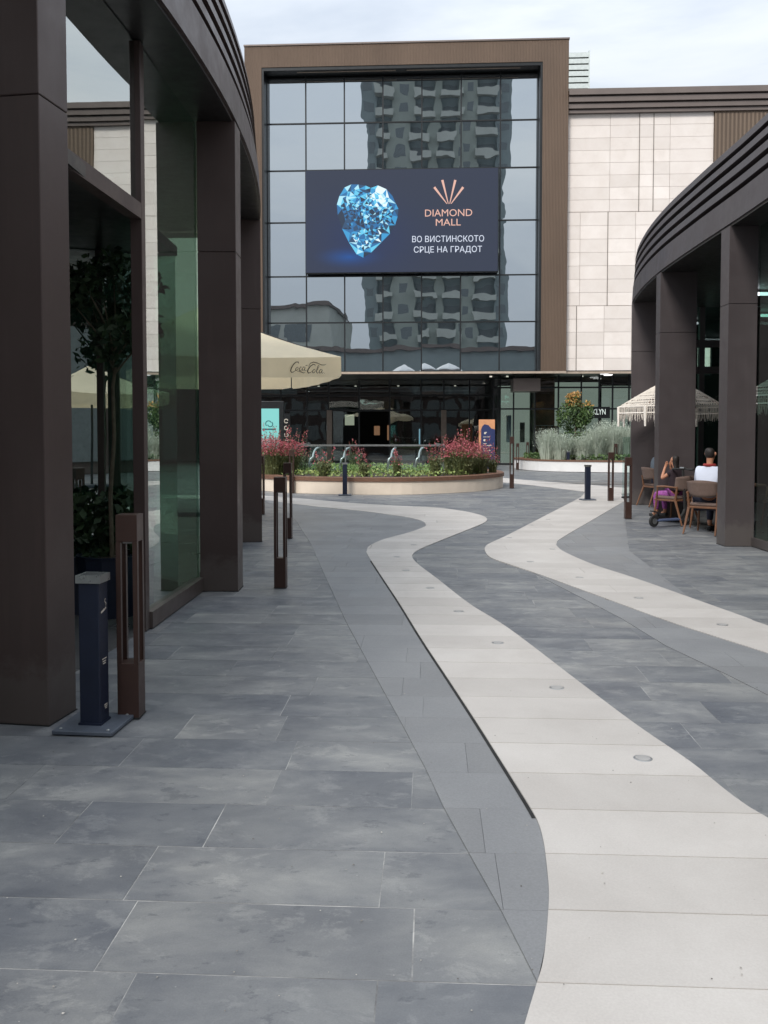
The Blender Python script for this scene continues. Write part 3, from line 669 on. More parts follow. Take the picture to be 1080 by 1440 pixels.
mbox('shop_wall', su[6] - .3, su[7] + .9, DS + 1.2, DS + 1.3, .05, 4.0, m_glowg); mbox('shop_partition', su[2] - .03, su[2] + .03, DS + .1, DS + 3, .0, ZB - .03, m_dark)
for px, py in ((690, 566), (713, 571), (818, 550)):
    u, z = M(px, py, DS + .5); mbox('downlight', u - .06, u + .06, DS + .4, DS + .5, ZB - .08, ZB - .03, m_lamp)
# display posters in the green shop window and rails of clothes
for px0, px1, py0, py1, mm in ((712, 719, 584, 622, m_shirtg), (731, 738, 594, 622, m_dark)):
    a = M(px0, py1, DS + .7); b = M(px1, py0, DS + .7); mbox('window_poster', a[0], b[0], DS + .7, DS + .72, a[1], b[1], mm)
R2 = random.Random(3)
for k in range(16):
    u = su[2] + .15 + k * .075 * 1.0; 
    mbox('hanging_garment', u, u + .05, DS + .9, DS + 1.2, 1.05 + R2.uniform(0, .15), 1.95, [m_brown, m_timber, m_uph, m_shirtk][k % 4])
mbox('garment_rail', su[2] + .1, su[3] - .1, DS + 1.03, DS + 1.06, 1.96, 1.99, m_steel)
# entrance canopy box and dark sign panel above shop
a = M(722, 550, .9); b = M(760, 532, .9); mbox('canopy_box', a[0], b[0], .9, DS - .1, a[1], b[1], m_cornice)
a = M(821, 622, DS - .15); b = M(858, 572, DS - .15); mbox('sign_panel', a[0], b[0], DS - .12, DS - .06, a[1] + 1.2, b[1], m_mull)
a = M(828, 583, DS - .2); b = M(852, 575, DS - .2)
place_text('OKLYN', 'sign_lettering', emis('sign_letter', (.8, .9, .85, 1), .6), MALL, a[0], b[0], a[1], b[1], DS - .13)
for px, py in ((845, 531), (850, 536)):
    a = M(px, py, 1.2); mbox('ceiling_luminaire', a[0], a[0] + .35, 1.0, 1.4, ZB - .07 - (py - 531) * .012, ZB - .03 - (py - 531) * .012, emis('luminaire', (1, 1, 1, 1), 1.0) if 'luminaire' not in bpy.data.materials else bpy.data.materials['luminaire'])

# ================================================================== LED SCREEN
def screen_mat():
    t = NT('screen_face'); N = t.N
    c = t.n('TexCoord'); v = c.outputs['Object']
    def blob(cx, cz, rx, rz, lo=0.):
        m = t.n('Mapping'); m.vector_type = 'POINT'; m.inputs['Location'].default_value = (-cx / rx, 0, -cz / rz); m.inputs['Scale'].default_value = (1 / rx, 0, 1 / rz)
        gr_ = t.n('TexGradient', gradient_type='QUADRATIC_SPHERE'); t.l(v, m.inputs[0]); t.l(m.outputs[0], gr_.inputs[0]); return gr_.outputs[0]
    sx, sz = blob_c; col = t.mix(blob(sx, sz, 1.9, .62), srgb(58, 68, 90), srgb(34, 112, 205)); 
    col2 = t.mix(t.math('MULTIPLY', blob(sx + .6, sz + .8, 4.6, 3.4), .7), col, srgb(34, 60, 120), 'MIX')
    t.b.inputs['Base Color'].default_value = (.01, .01, .012, 1); t.b.inputs['Roughness'].default_value = .6; t.b.inputs['Specular IOR Level'].default_value = .2
    t.l(col2, t.b.inputs['Emission Color']); t.b.inputs['Emission Strength'].default_value = .40
    return t.mat
DB = .30
def S(x, y): return M(440 + x / 4.154, 230 + y / 4.154, DB)
blob_c = S(215, 545)
s0 = M(429.5, 384.5, DB); s1 = M(701.5, 235, DB)
LED = empty('led_billboard', (MO[0], MO[1], 0), -GA, label='big dark blue advertising screen with a heart shaped blue gem, hung on the mirror glass', cat='screen')
mbox('screen_housing', s0[0], s1[0], DB + .02, DB + .3, s0[1], s1[1], m_mull, LED)
mbox('screen_face', s0[0] + .03, s1[0] - .03, DB, DB + .018, s0[1] + .03, s1[1] - .03, screen_mat(), LED)
for k in range(6):
    u = s0[0] + (s1[0] - s0[0]) * (k + .5) / 6; mbox('fixing_arm', u - .03, u + .03, DB + .3, .77, s0[1] + .3, s0[1] + .36, m_mull, LED)
heart = [(185, 140), (225, 122), (265, 122), (308, 129), (338, 143), (380, 128), (430, 150), (465, 190), (485, 235), (500, 265), (495, 310), (480, 360), (450, 410), (400, 460), (340, 520), (295, 550), (255, 530), (210, 460), (170, 380), (145, 300), (140, 240), (155, 190)]
gemcols = [(22, 44, 70), (34, 72, 108), (30, 104, 160), (52, 150, 205), (96, 196, 232), (170, 226, 244), (226, 246, 252)]
gm = [emis('gem_tone', srgb(*c), .64) for c in gemcols]
def gem():
    rr = random.Random(11); pts = [Vector(p) for p in heart]; hp = [tuple(p) for p in heart]; inn = []
    c0 = Vector((310, 300))
    for p in list(pts): inn.append(c0 + (p - c0) * .86 + Vector((rr.uniform(-5, 5), rr.uniform(-5, 5))))
    while len(inn) < 330:
        p = Vector((rr.uniform(140, 500), rr.uniform(122, 550)))
        if inside((c0.x + (p.x - c0.x) * 1.2, c0.y + (p.y - c0.y) * 1.2), hp) and all((p - q).length > 8.5 for q in inn): inn.append(p)
    allp = pts + inn; n_ = len(pts)
    v, e, f, *_ = geometry.delaunay_2d_cdt(allp, [(i, (i + 1) % n_) for i in range(n_)], [tuple(range(n_))], 1, .01)
    mb = MB(); 
    for q in f:
        c = sum((v[i] for i in q), Vector((0, 0))) / len(q)
        b = rr.random() * .75
        b += .75 * max(0, 1 - (c - Vector((400, 195))).length / 95) + .22 * max(0, 1 - (c - Vector((200, 170))).length / 90)
        if (c - Vector((225, 340))).length < 75: b *= .6
        if c.y > 400: b = b * 1.15 + .05
        edge = min(geometry.intersect_point_line(c, pts[i], pts[(i + 1) % n_])[0].to_2d().__sub__(c).length if 0 <= geometry.intersect_point_line(c, pts[i], pts[(i + 1) % n_])[1] <= 1 else 99 for i in range(n_))
        if edge < 7: b = .35 + rr.random() * .55
        k = max(0, min(6, int(b * 7)))
        VV = [S(v[i].x, v[i].y) for i in q]; mb.add([(a, DB - .004, z) for a, z in VV], [tuple(range(len(q)))], k)
    return mb.build('gem_image', gm, LED)
gem()
m_copper = emis('copper_print', srgb(226, 178, 162), .64); m_wt = emis('white_print', srgb(214, 222, 238), .64)
for (x0, y0), (x1, y1) in (((709, 138), (783, 235)), ((756, 96), (791, 235)), ((832, 96), (799, 235)), ((878, 138), (807, 235))):
    d = Vector((x1 - x0, y1 - y0)).normalized(); n_ = Vector((-d.y, d.x))
    P = [(x0 + n_.x * 7, y0 + n_.y * 7), (x0 - n_.x * 7, y0 - n_.y * 7), (x1 - n_.x * 2, y1 - n_.y * 2), (x1 + n_.x * 2, y1 + n_.y * 2)]
    MB().add([(S(*p)[0], DB - .004, S(*p)[1]) for p in P], [(0, 1, 2, 3)]).build('logo_ray', m_copper, LED)
for s, (x0, x1, y0, y1), mm in (('DIAMOND', (655, 931, 265, 310), m_copper), ('MALL', (718, 864, 322, 363), m_copper), ('ВО ВИСТИНСКОТО', (580, 1000, 418, 460), m_wt), ('СРЦЕ НА ГРАДОТ', (590, 988, 480, 528), m_wt)):
    a = S(x0, y1); b = S(x1, y0); place_text(s, 'screen_lettering', mm, LED, a[0], b[0], a[1], b[1], DB - .004)

# ================================================================== BOLLARDS AND ASH POSTS
def bollard(h=1.14, w=.12, slot=(.31, .99)):
    r = empty('bollard_light'); hw = w / 2
    MB().box(-hw, hw, -hw, hw, .001, slot[0]).build('base_block', m_boll, r, bevel=.002, seg=1)
    MB().box(-hw - .004, hw + .004, -hw - .004, hw + .004, .0005, .006).build('foot_seal', m_rubber, r)
    for sx in (-1, 1):
        for sy in (-1, 1):
            MB().box(min(sx * hw, sx * (hw - .026)), max(sx * hw, sx * (hw - .026)), min(sy * hw, sy * (hw - .026)), max(sy * hw, sy * (hw - .026)), slot[0], slot[1]).build('corner_bar', m_boll, r)
    MB().box(-hw, hw, -hw, hw, slot[1], h).build('head', m_boll, r, bevel=.002, seg=1)
    MB().box(-hw + .03, hw - .03, -hw + .03, hw - .03, slot[1] - .012, slot[1] - .001).build('lens', bpy.data.materials['frosted_lens'], r)
    return r
b0 = bollard()
bl = [((181, 1012), 'nearest brown slotted bollard, beside the navy ash post at the first left column', 0), ((394, 828), 'brown slotted bollard standing alone at the slate edge, second from the camera on the left', 0),
      ((404.5, 758), 'brown slotted bollard just behind and right of the second left one', 0), ((410, 694), 'small brown slotted bollard against the flower planter on the left', 0),
      ((367, 724), 'brown bollard half hidden behind the third left pavilion column', 0), ((720, 687), 'slim brown slotted bollard on the slate right of the round flower planter', 0),
      ((859.5, 705), 'brown slotted bollard on the white path near the terrace, right of the ash post', 0), ((884, 730), 'brown bollard beside the terrace chairs at the second right column', 0),
      ((866, 663), 'far brown bollard at the foot of the white grass planter', 0), ((728, 661), 'far dark bollard in front of the green shop door', 0), ((742, 655), 'farthest slotted bollard by the left end of the white planter', 0)]
for i, (p, lab, rz) in enumerate(bl):
    o = b0 if i == 0 else copy_tree(b0)
    q = g(*p); o.location = (q[0], q[1] + .06, .006); tag(o, lab, 'bollard', 'slotted bollards along the plaza'); o.rotation_euler[2] = rad(-3 if i else -2)
    if i == 5: o.scale = (1, 1, 1.3)
def ashpost():
    r = empty('ash_post')
    MB().box(-.165, .165, -.165, .165, .001, .022).build('base_plate', m_slab, r, bevel=.003, seg=1)
    for sx in (-1, 1):
        for sy in (-1, 1):
            o = MB().lathe([(.009, 0), (.009, .004), (.005, .007)], 6).build('bolt', m_steel, r); o.location = (sx * .13, sy * .13, .0215)
    MB().box(-.064, .064, -.064, .064, .0215, .034).build('foot_collar', m_navy, r)
    MB().box(-.058, .058, -.058, .058, .022, .79).build('post_body', m_navy, r, bevel=.006)
    mb = MB(); mb.box(-.068, .068, -.068, .068, .79, .80)
    for a in ((-.068, .068, -.068, -.056), (-.068, .068, .056, .068), (-.068, -.056, -.056, .056), (.056, .068, -.056, .056)): mb.box(*a, .80, .832)
    mb.build('ash_tray', m_steel, r)
    m_pr = simple('pale_print', srgb(206, 196, 182), .6) if 'pale_print' not in bpy.data.materials else bpy.data.materials['pale_print']
    mb = MB()     # cigarette pictogram on the right hand side face
    X = .0592
    def q(y0, z0, y1, z1, w):
        d = Vector((y1 - y0, z1 - z0)).normalized(); n_ = Vector((-d.y, d.x)) * w
        mb.add([(X, y0 + n_.x, z0 + n_.y), (X, y0 - n_.x, z0 - n_.y), (X, y1 - n_.x, z1 - n_.y), (X, y1 + n_.x, z1 + n_.y)], [(0, 1, 2, 3)])
    q(-.036, .628, .012, .640, .006); q(.018, .642, .030, .645, .006)
    c = [(.026, .655), (.030, .668), (.020, .674), (.012, .684), (.018, .694), (.026, .692)]
    for a, b in zip(c, c[1:]): q(*a, *b, .0025)
    for k, (y0, y1, z) in enumerate([(-.03, .03, .372), (-.024, .02, .358), (-.02, .016, .346), (-.01, .03, .118), (-.004, .03, .108), (.0, .028, .098)]): q(y0, z, y1, z, .0028)
    mb.build('pictogram', m_pr, r)
    return r
a0 = ashpost()
for i, (p, lab) in enumerate([((127, 1030), 'navy square ash post with steel tray beside the nearest left column'), ((485.5, 695), 'dark ash post in front of the curved cream planter wall'),
                              ((827, 704), 'black ash post on its plate on the white path, centre right'), ((799, 663), 'distant black ash post in front of the white grass planter')]):
    o = a0 if i == 0 else copy_tree(a0); q = g(*p)
    if i == 0: q = (-1.575, 4.78)
    if i == 1: q = (-1.0, 22.62)
    o.location = (q[0], q[1] + (.06 if i else .0), .006 if i != 2 else .011); o.rotation_euler[2] = rad(-6 if i == 0 else 4); tag(o, lab, 'ash post', 'ash posts around the plaza')

# ================================================================== PLANTS
def leaves(name, mat, pts, size, parent, rs, elong=2.0, up=0., jit=.4):
    n_ = len(pts); V = np.zeros((n_ * 4, 3)); 
    for i, p in enumerate(pts):
        d = Vector((rs.gauss(0, 1), rs.gauss(0, 1), rs.gauss(0, 1) + up)).normalized(); s = d.orthogonal().normalized(); s.rotate(Matrix.Rotation(rs.random() * 6.28, 3, d))
        L_ = size * (1 + jit * rs.uniform(-1, 1)); w = L_ / elong / 2; p = Vector(p); a = p - d * L_ / 2; b = p + d * L_ / 2
        V[i * 4] = a; V[i * 4 + 1] = p + s * w; V[i * 4 + 2] = b; V[i * 4 + 3] = p - s * w
    me = bpy.data.meshes.new(name); me.from_pydata(V.tolist(), [], [(4 * i, 4 * i + 1, 4 * i + 2, 4 * i + 3) for i in range(n_)]); me.materials.append(mat)
    o = link(name, me, parent); o['kind'] = 'stuff'; return o
def blades(name, mat, n_, rx, h, spread, w, parent, rs, z0=0):
    V = []; Fs = []
    for i in range(n_):
        a = rs.random() * 6.28; r = rx * math.sqrt(rs.random()); b = Vector((r * math.cos(a), r * math.sin(a), z0)); hh = h * rs.uniform(.55, 1.05)
        o = Vector((math.cos(a) * r / max(rx, .01) * spread + rs.gauss(0, spread * .45), math.sin(a) * r / max(rx, .01) * spread + rs.gauss(0, spread * .45), hh)); m_ = b + Vector((o.x * .35, o.y * .35, hh * .6)); t = b + o
        s = Vector((math.cos(a + 1.5 + rs.random()), math.sin(a + 1.5 + rs.random()), 0)) * w; k = len(V)
        V += [b - s, b + s, m_ + s * .8, m_ - s * .8, t]; Fs += [(k, k + 1, k + 2, k + 3), (k + 3, k + 2, k + 4)]
    me = bpy.data.meshes.new(name); me.from_pydata([tuple(v) for v in V], [], Fs); me.materials.append(mat); o = link(name, me, parent); o['kind'] = 'stuff'; return o
def blob_pts(rs, n_, c, rx, ry, rz, lumps=9, fill=.45):
    L_ = [(Vector((rs.gauss(0, .45), rs.gauss(0, .45), rs.gauss(0, .45))), rs.uniform(.35, .6)) for _ in range(lumps)]; out = []
    while len(out) < n_:
        cc, r = rs.choice(L_); d = Vector((rs.gauss(0, 1), rs.gauss(0, 1), rs.gauss(0, 1))).normalized() * r * (fill + (1 - fill) * rs.random())
        p = cc + d
        if p.length < 1.05: out.append((c[0] + p.x * rx, c[1] + p.y * ry, c[2] + p.z * rz))
    return out
def planter(name, label, outline, zw, zcap, wallmat, th, captrim, cat='planter'):
    root = empty(name, label=label, cat=cat)
    n_ = len(outline); 
    ar = sum(outline[i][0] * outline[(i + 1) % n_][1] - outline[(i + 1) % n_][0] * outline[i][1] for i in range(n_))
    if ar < 0: outline = outline[::-1]
    sweep(MB(), outline, [(0, .004), (0, zw), (th, zw), (th, .004)], closed=True).build('planter_wall', wallmat, root)
    sweep(MB(), outline, [(-.03, zw), (-.03, zcap), (th + .12, zcap), (th + .12, zw)], closed=True).build('timber_cap', captrim, root)
    MB().prism(offset_pts(outline, th, True), .05, zcap - .03, bottom=False).build('soil', m_soil, root)
    return root
PO1 = catmull([(-3.35, 24.5), (-2.4, 23.55), (-1.3, 23.1), (.18, 22.86), (1.5, 23.35), (2.7, 24.4), (3.5, 26.1), (3.3, 28.6), (1.9, 30.4), (-1, 31), (-3.8, 30.2), (-5.2, 28.2), (-4.6, 26)], 5, True)
planter('round_planter', 'round cream walled flower planter with timber cap in the middle of the plaza', PO1, .34, .44, m_render, .25, m_timber)
PO2 = catmull([(6.0, 40.6), (6.1, 38.3), (6.9, 36.8), (8.4, 36.1), (10, 35.6), (13, 35.7), (15, 37.5), (14.6, 40), (11, 41), (8, 41.2)], 5, True)
planter('white_planter', 'long white walled planter with grey grasses in front of the shops', PO2, .42, .48, m_render_w, .25, m_timber)
def scatter(poly, n_, rs):
    xs = [p[0] for p in poly]; ys = [p[1] for p in poly]; out = []
    while len(out) < n_:
        p = (rs.uniform(min(xs), max(xs)), rs.uniform(min(ys), max(ys)))
        if inside(p, poly): out.append(p)
    return out
rs = random.Random(21)
in1 = offset_pts(PO1, .42, True); pts = []
for p in scatter(in1, 5200, rs): pts.append((p[0], p[1], .44 + rs.random() * .13))
tag(leaves('ground_cover', m_cover, pts, .075, None, rs, 1.7, .6), 'low yellow green ground cover filling the round planter', 'ground cover', kind='stuff')
in2 = offset_pts(PO2, .42, True); pts = [(p[0], p[1], .48 + rs.random() * .22) for p in scatter(in2, 5200, rs)]
tag(leaves('ground_cover', m_leafg, pts, .13, None, rs, 1.8, .6), 'low green ground cover along the front of the white planter', 'ground cover', kind='stuff')
def red_plant(x, y, h, r, dens, label, redf=1.):
    root = empty('red_flowering_plant', (x, y, .42), label=label, cat='plant', group='red flowering clumps in the round planter')
    k = random.Random(int(x * 91 + y * 7))
    blades('stems', m_olive, int(260 * dens), r * .55, h * .82, r * .55, .006, root, k)
    pts = [];
    for _ in range(int(420 * dens)):
        a = k.random() * 6.28; rr = r * math.sqrt(k.random()); z = h * (.15 + .5 * k.random()); pts.append((rr * math.cos(a) * (.45 + z), rr * math.sin(a) * (.45 + z), z))
    leaves('foliage', m_olive, pts, .085, root, k, 3, .8)
    pts = []
    for _ in range(int(620 * dens * redf)):
        a = k.random() * 6.28; rr = r * 1.1 * math.sqrt(k.random()); z = h * (.62 + .42 * k.random() ** 1.3) * (1.02 - .18 * rr / r); pts.append((rr * math.cos(a), rr * math.sin(a), z))
    leaves('flowers', m_red, pts, .042, root, k, 1.5, .3)
    # a few tall flower wands
    mb = MB(); fp = []
    for _ in range(int(8 * dens) + 2):
        a = k.random() * 6.28; rr = r * k.random() * .9; hh = h * k.uniform(1.0, 1.35); tx, ty = rr * math.cos(a) * 1.5, rr * math.sin(a) * 1.5
        mb.tube([(rr * math.cos(a) * .4, rr * math.sin(a) * .4, 0), (tx * .7, ty * .7, hh * .6), (tx, ty, hh)], [.005, .004, .002], 4)
        for q in range(7): t = k.uniform(.78, 1.); fp.append((tx * t + k.gauss(0, .015), ty * t + k.gauss(0, .015), hh * t))
    mb.build('wands', m_olive, root); leaves('wand_flowers', m_red, fp, .045, root, k, 1.4)
for px, pyb, Y, h, r, dn, lab, rf in [(385, 0, 24.9, 1.05, .42, 2.2, 'large red flowering clump at the left end of the round planter', 1.3), (408, 0, 25.4, 1.0, .36, 1.5, 'red flowering clump left of the glass balustrade', 1.2),
        (372, 0, 25.8, 1.1, .4, 1.5, 'red flowering clump behind the largest left clump', 1.3), (455, 0, 24.2, .62, .28, .55, 'sparse pinkish clump in front of the first balustrade pane', .14), (512, 0, 24.2, .5, .22, .5, 'small olive clump right of the planter ash post', .12),
        (558, 0, 24.2, .6, .16, .5, 'narrow upright olive clump before the middle balustrade pane', .2), (612, 0, 24.4, .74, .22, .8, 'olive and pink clump at the right end of the balustrade', .2),
        (652, 0, 25.0, .98, .5, 2.4, 'broadest red flowering clump right of the balustrade', 1.1), (634, 0, 25.6, .95, .34, 1.1, 'tall red flowering clump beside the balustrade corner', .9), (676, 0, 25.6, .85, .32, 1.2, 'red flowering clump near the right end of the round planter', 1.), (693, 0, 26.0, .6, .2, .6, 'small drooping clump at the right tip of the round planter', .4), (425, 0, 26.3, .95, .25, .25, 'thin tall red clump behind the left balustrade pane', 1.), (500, 0, 29.6, .8, .3, .3, 'red clump behind the balustrade in the centre', 1.)]:
    red_plant((px - 540) / F * Y, Y, h, r, dn, lab, rf)
# rounded bush with orange tips
bx_, by_ = (809 - 540) / F * 38.3, 38.3
root = empty('round_bush', (bx_, by_, .45), label='tall rounded green bush with orange young leaves on top', cat='bush')
k = random.Random(5)
MB().tube([(0, 0, 0), (.02, 0, .6), (0, .03, 1.2), (.02, 0, 1.9)], [.06, .05, .04, .02], 7).build('trunk', m_bark, root)
pts = blob_pts(k, 3200, (0, 0, 1.85), .78, .72, .98, 12); pts += [(k.gauss(0, .35), k.gauss(0, .3), k.uniform(.3, 1.2)) for _ in range(600)]
leaves('foliage', m_leafg, [p for p in pts if k.random() > max(0, (p[2] - 2.25) * 1.2)], .13, root, k, 2.2, .5)
leaves('young_leaves', m_leafo, [(p[0], p[1], p[2] + .06) for p in pts if p[2] > 2.2 and p[0] > -.45 and k.random() < .75], .12, root, k, 2.4, 1.)
for i, (px, Y, h, r, lab) in enumerate([(772, 37.6, 1.35, .5, 'grey green grass clump at the left end of the white planter'), (792, 37.3, 1.1, .55, 'grey green grass clump in front of the round bush'), (822, 37.2, 1.0, .5, 'low grey grass clump right of the bush'),
        (838, 37.4, 1.45, .6, 'tall feathery grass clump in the middle right of the white planter'), (860, 37.6, 1.6, .6, 'tallest grey grass clump beside the far bollard'), (880, 37.8, 1.5, .6, 'grey grass clump at the pavilion corner'), (850, 39.2, 1.7, .6, 'grey grass clump in the back row of the white planter')]):
    k = random.Random(40 + i); root = empty('ornamental_grass', ((px - 540) / F * Y, Y, .45), label=lab, cat='grass clump', group='grey grasses in the white planter')
    blades('blades', m_grass, 900, r * .7, h * .95, r * .5, .011, root, k)
    leaves('seed_heads', m_grass, [(k.gauss(0, r * .5), k.gauss(0, r * .5), h * k.uniform(.35, 1.0)) for _ in range(900)], .07, root, k, 3.5, 1.)
# potted tree in the left recess
pt = (-2.38, 7.75)
root = empty('potted_tree', (pt[0], pt[1], .55), label='slim young tree with a dark leafy crown growing in the navy pot', cat='tree')
k = random.Random(9)
MB().tube([(0, 0, -.1), (-.01, 0, .5), (.03, 0, 1.0), (.02, .01, 1.45), (.05, 0, 1.62)], [.022, .02, .018, .016, .014], 7).build('trunk', m_bark, root)
mb = MB()
for j in range(9):
    a = j * 2.4; z = 1.55 + j * .04; q = (.03 + .33 * math.cos(a), .33 * math.sin(a), z + .45 + k.uniform(0, .3)); mb.tube([(.03, 0, z), ((.03 + q[0]) / 2 + .02, q[1] / 2, z + .22), q], [.012, .009, .004], 5)
mb.build('branches', m_bark, root)
leaves('crown', m_leafd, blob_pts(k, 1300, (.03, 0, 2.1), .52, .5, .52, 10, .3), .085, root, k, 2.0, -.2)
root = empty('plant_pot', (pt[0], pt[1], .012), label='dark navy round plant pot just inside the first left bay', cat='plant pot')
MB().lathe([(.24, 0), (.30, .5), (.31, .53), (.28, .53), (.27, .47)], 12).build('pot_body', m_navy, root); MB().lathe([(.265, .44), (.2, .49), (.05, .5)], 12).build('soil', m_soil, root)
root = empty('box_hedge', (-2.95, 7.72, .012), rad(21), label='dark leafy trough planting along the recess glass behind the potted tree', cat='hedge')
MB().box(-.34, .9, -.12, .08, 0, .5).build('trough', m_navy, root)
leaves('foliage', m_leafd, [(k.uniform(-.34, .9), k.uniform(-.13, .07), .45 + k.random() * .6) for _ in range(1100)], .1, root, k, 1.9, .3)

# ================================================================== BALUSTRADE + ESCALATOR
BL = empty('glass_balustrade', label='glass balustrade with steel handrail behind the flowers of the round planter', cat='railing')
bx0, bx1, by, bz0, bz1 = -2.52, 1.72, 25.5, .46, 1.22
for i in range(3):
    a = bx0 + (bx1 - bx0) * i / 3; b = bx0 + (bx1 - bx0) * (i + 1) / 3; MB().box(a + .02, b - .02, by, by + .02, bz0, bz1).build('glass_panel', m_bal, BL)
for i in range(2):
    a = by + 2.3 * i + .03; 
    for x in (bx0, bx1): MB().box(x - .01, x + .01, a + .02, a + 2.28, bz0, bz1).build('glass_panel', m_bal, BL)
mb = MB(); mb.bar((bx0 - .03, by + .01, bz1 + .02), (bx1 + .03, by + .01, bz1 + .02), .06, .05); mb.bar((bx0, by, bz1 + .02), (bx0, by + 4.6, bz1 + .02), .045, .04); mb.bar((bx1, by, bz1 + .02), (bx1, by + 4.6, bz1 + .02), .045, .04)
mb.build('handrail', m_steel, BL)
for x in (bx0, bx0 + 1.41, bx0 + 2.83, bx1): MB().box(x - .02, x + .02, by + .03, by + .07, bz0 - .04, bz1).build('post', m_steel, BL)
ES = empty('escalator', label='pair of escalator handrail loops seen through the balustrade glass', cat='escalator')
for x in (-2.3, -1.35, .1, .95):
    mb = MB(); P = [(x, 27.2 + .9 * 0, .45), (x + .05, 27.15, .8)] + [(x + .12 + .14 * (1 - math.cos(t)), 27.2 + .25 * math.sin(t), .85 + .28 * math.sin(t)) for t in [i * math.pi / 8 for i in range(5)]] + [(x + .25, 28.6, 1.12), (x + .25, 29.4, .9)]
    mb.tube(P, .035, 8); mb.build('handrail', m_steel, ES, smooth=True)
for x in (-1.85, .5): MB().box(x - .4, x + .5, 27.1, 29.3, .42, .5).build('landing_plate', m_steel, ES)
for x in (-2.25, -1.3, .15, 1.0): MB().box(x + .02, x + .03, 27.3, 29.2, .5, 1.08).build('side_glass', m_bal, ES)

# ================================================================== TOTEMS
x0, z1_ = at(673.5, 590, 38); x1, _ = at(696, 590, 38)
TT = empty('directory_totem', ((x0 + x1) / 2, 38, 0), rad(-3), label='orange and navy directory totem behind the right side of the round planter', cat='sign'); w = (x1 - x0) / 2
MB().box(-w, w, 0, .12, .0, z1_).build('board', simple('orange_panel', srgb(206, 146, 104), .6), TT, bevel=.01)
prof = [(-w * .72, .05), (w, .05), (w, z1_ - .42), (w * .55, z1_ - .38), (w * .2, z1_ - .24), (-.1, z1_ - .2), (-w * .55, z1_ - .27), (-w * .72, z1_ - .42)]
mb = MB(); n_ = len(prof); mb.add([(a, -.02, z) for a, z in prof] + [(a, 0.0, z) for a, z in prof], [tuple(range(n_))] + [(i, n_ + i, n_ + (i + 1) % n_, (i + 1) % n_) for i in range(n_)])
mb.build('navy_panel', simple('navy_panel', srgb(38, 48, 92), .5), TT)
m_pp = bpy.data.materials['pale_print']; mb = MB()
for zz, a, b, h in ((z1_ - .75, -.16, .12, .02), (z1_ - 1.03, -.16, .0, .02), (z1_ - 1.12, -.16, .2, .03), (z1_ - 1.24, -.16, .05, .025), (z1_ - 1.34, -.16, .16, .03)): mb.box(a, b, -.026, -.021, zz, zz + h)
mb.box(-.12, -.04, -.026, -.021, z1_ - .62, z1_ - .55); mb.box(-.1, .0, -.026, -.021, z1_ - .56, z1_ - .53)
c = [(-.1 + .05 * math.cos(t), z1_ - .88 + .05 * math.sin(t)) for t in [i * math.pi / 5 for i in range(10)]]; mb.add([(a, -.024, z) for a, z in c], [tuple(range(10))[::-1]])
mb.build('printed_lines', m_pp, TT)
x0, za = at(352, 632, 31.5); x1, zb = at(395.5, 573, 31.5)
TS = empty('teal_screen_totem', ((x0 + x1) / 2, 31.5, 0), 0, label='teal lit advertising screen in a black frame under the cream parasol', cat='screen'); w = (x1 - x0) / 2
MB().box(-w - .03, w + .08, 0, .2, 0, zb + .22).build('housing', m_mull, TS, bevel=.01)
MB().box(-w + .05, w - .08, -.012, -.001, za, zb - .04).build('screen_face', emis('teal_screen', srgb(128, 205, 200), .64), TS)
m_tp = emis('teal_print', srgb(40, 90, 95), .8)
def ringpts(cx, cz, r, a0_, a1_, n=12): return [(cx + r * math.cos(a0_ + (a1_ - a0_) * i / n), cz + r * math.sin(a0_ + (a1_ - a0_) * i / n)) for i in range(n + 1)]
def ribbon(mb, P, w, y, m=0, taper=False):
    for i, (a, b) in enumerate(zip(P, P[1:])):
        a = Vector(a); b = Vector(b); d = (b - a).normalized() if (b - a).length > 1e-6 else Vector((1, 0)); n_ = Vector((-d.y, d.x))
        wa = w if not hasattr(w, '__len__') else w[i]; wb = w if not hasattr(w, '__len__') else w[i + 1]
        mb.add([(a.x + n_.x * wa, y, a.y + n_.y * wa), (a.x - n_.x * wa, y, a.y - n_.y * wa), (b.x - n_.x * wb, y, b.y - n_.y * wb), (b.x + n_.x * wb, y, b.y + n_.y * wb)], [(0, 1, 2, 3)], m)
mb = MB(); zc = (za + zb) / 2 + .05; ribbon(mb, ringpts(.1, zc + .12, .10, .4, 4.0), .018, -.016); ribbon(mb, ringpts(.16, zc + .1, .09, 3.3, 7.2), .018, -.016); ribbon(mb, [(-.12, zc - .08), (.36, zc - .08)], .03, -.016)
mb.build('printed_mark', m_tp, TS)
x0, za = at(399, 625, 33); x1, zb = at(406, 586, 33)
VS = empty('narrow_sign', ((x0 + x1) / 2, 33, 0), 0, label='narrow dark upright sign with pale characters right of the teal screen', cat='sign')
MB().box(-.14, .14, 0, .08, 0, zb + .12).build('board', m_mull, VS)
mb = MB()
for i in range(4):
    zz = zb - .1 - i * (zb - za) / 4; ribbon(mb, ringpts(0, zz - .06, .07, .3 + i, 5.6 + i, 8), .016, -.006)
mb.build('characters', m_pp, VS)

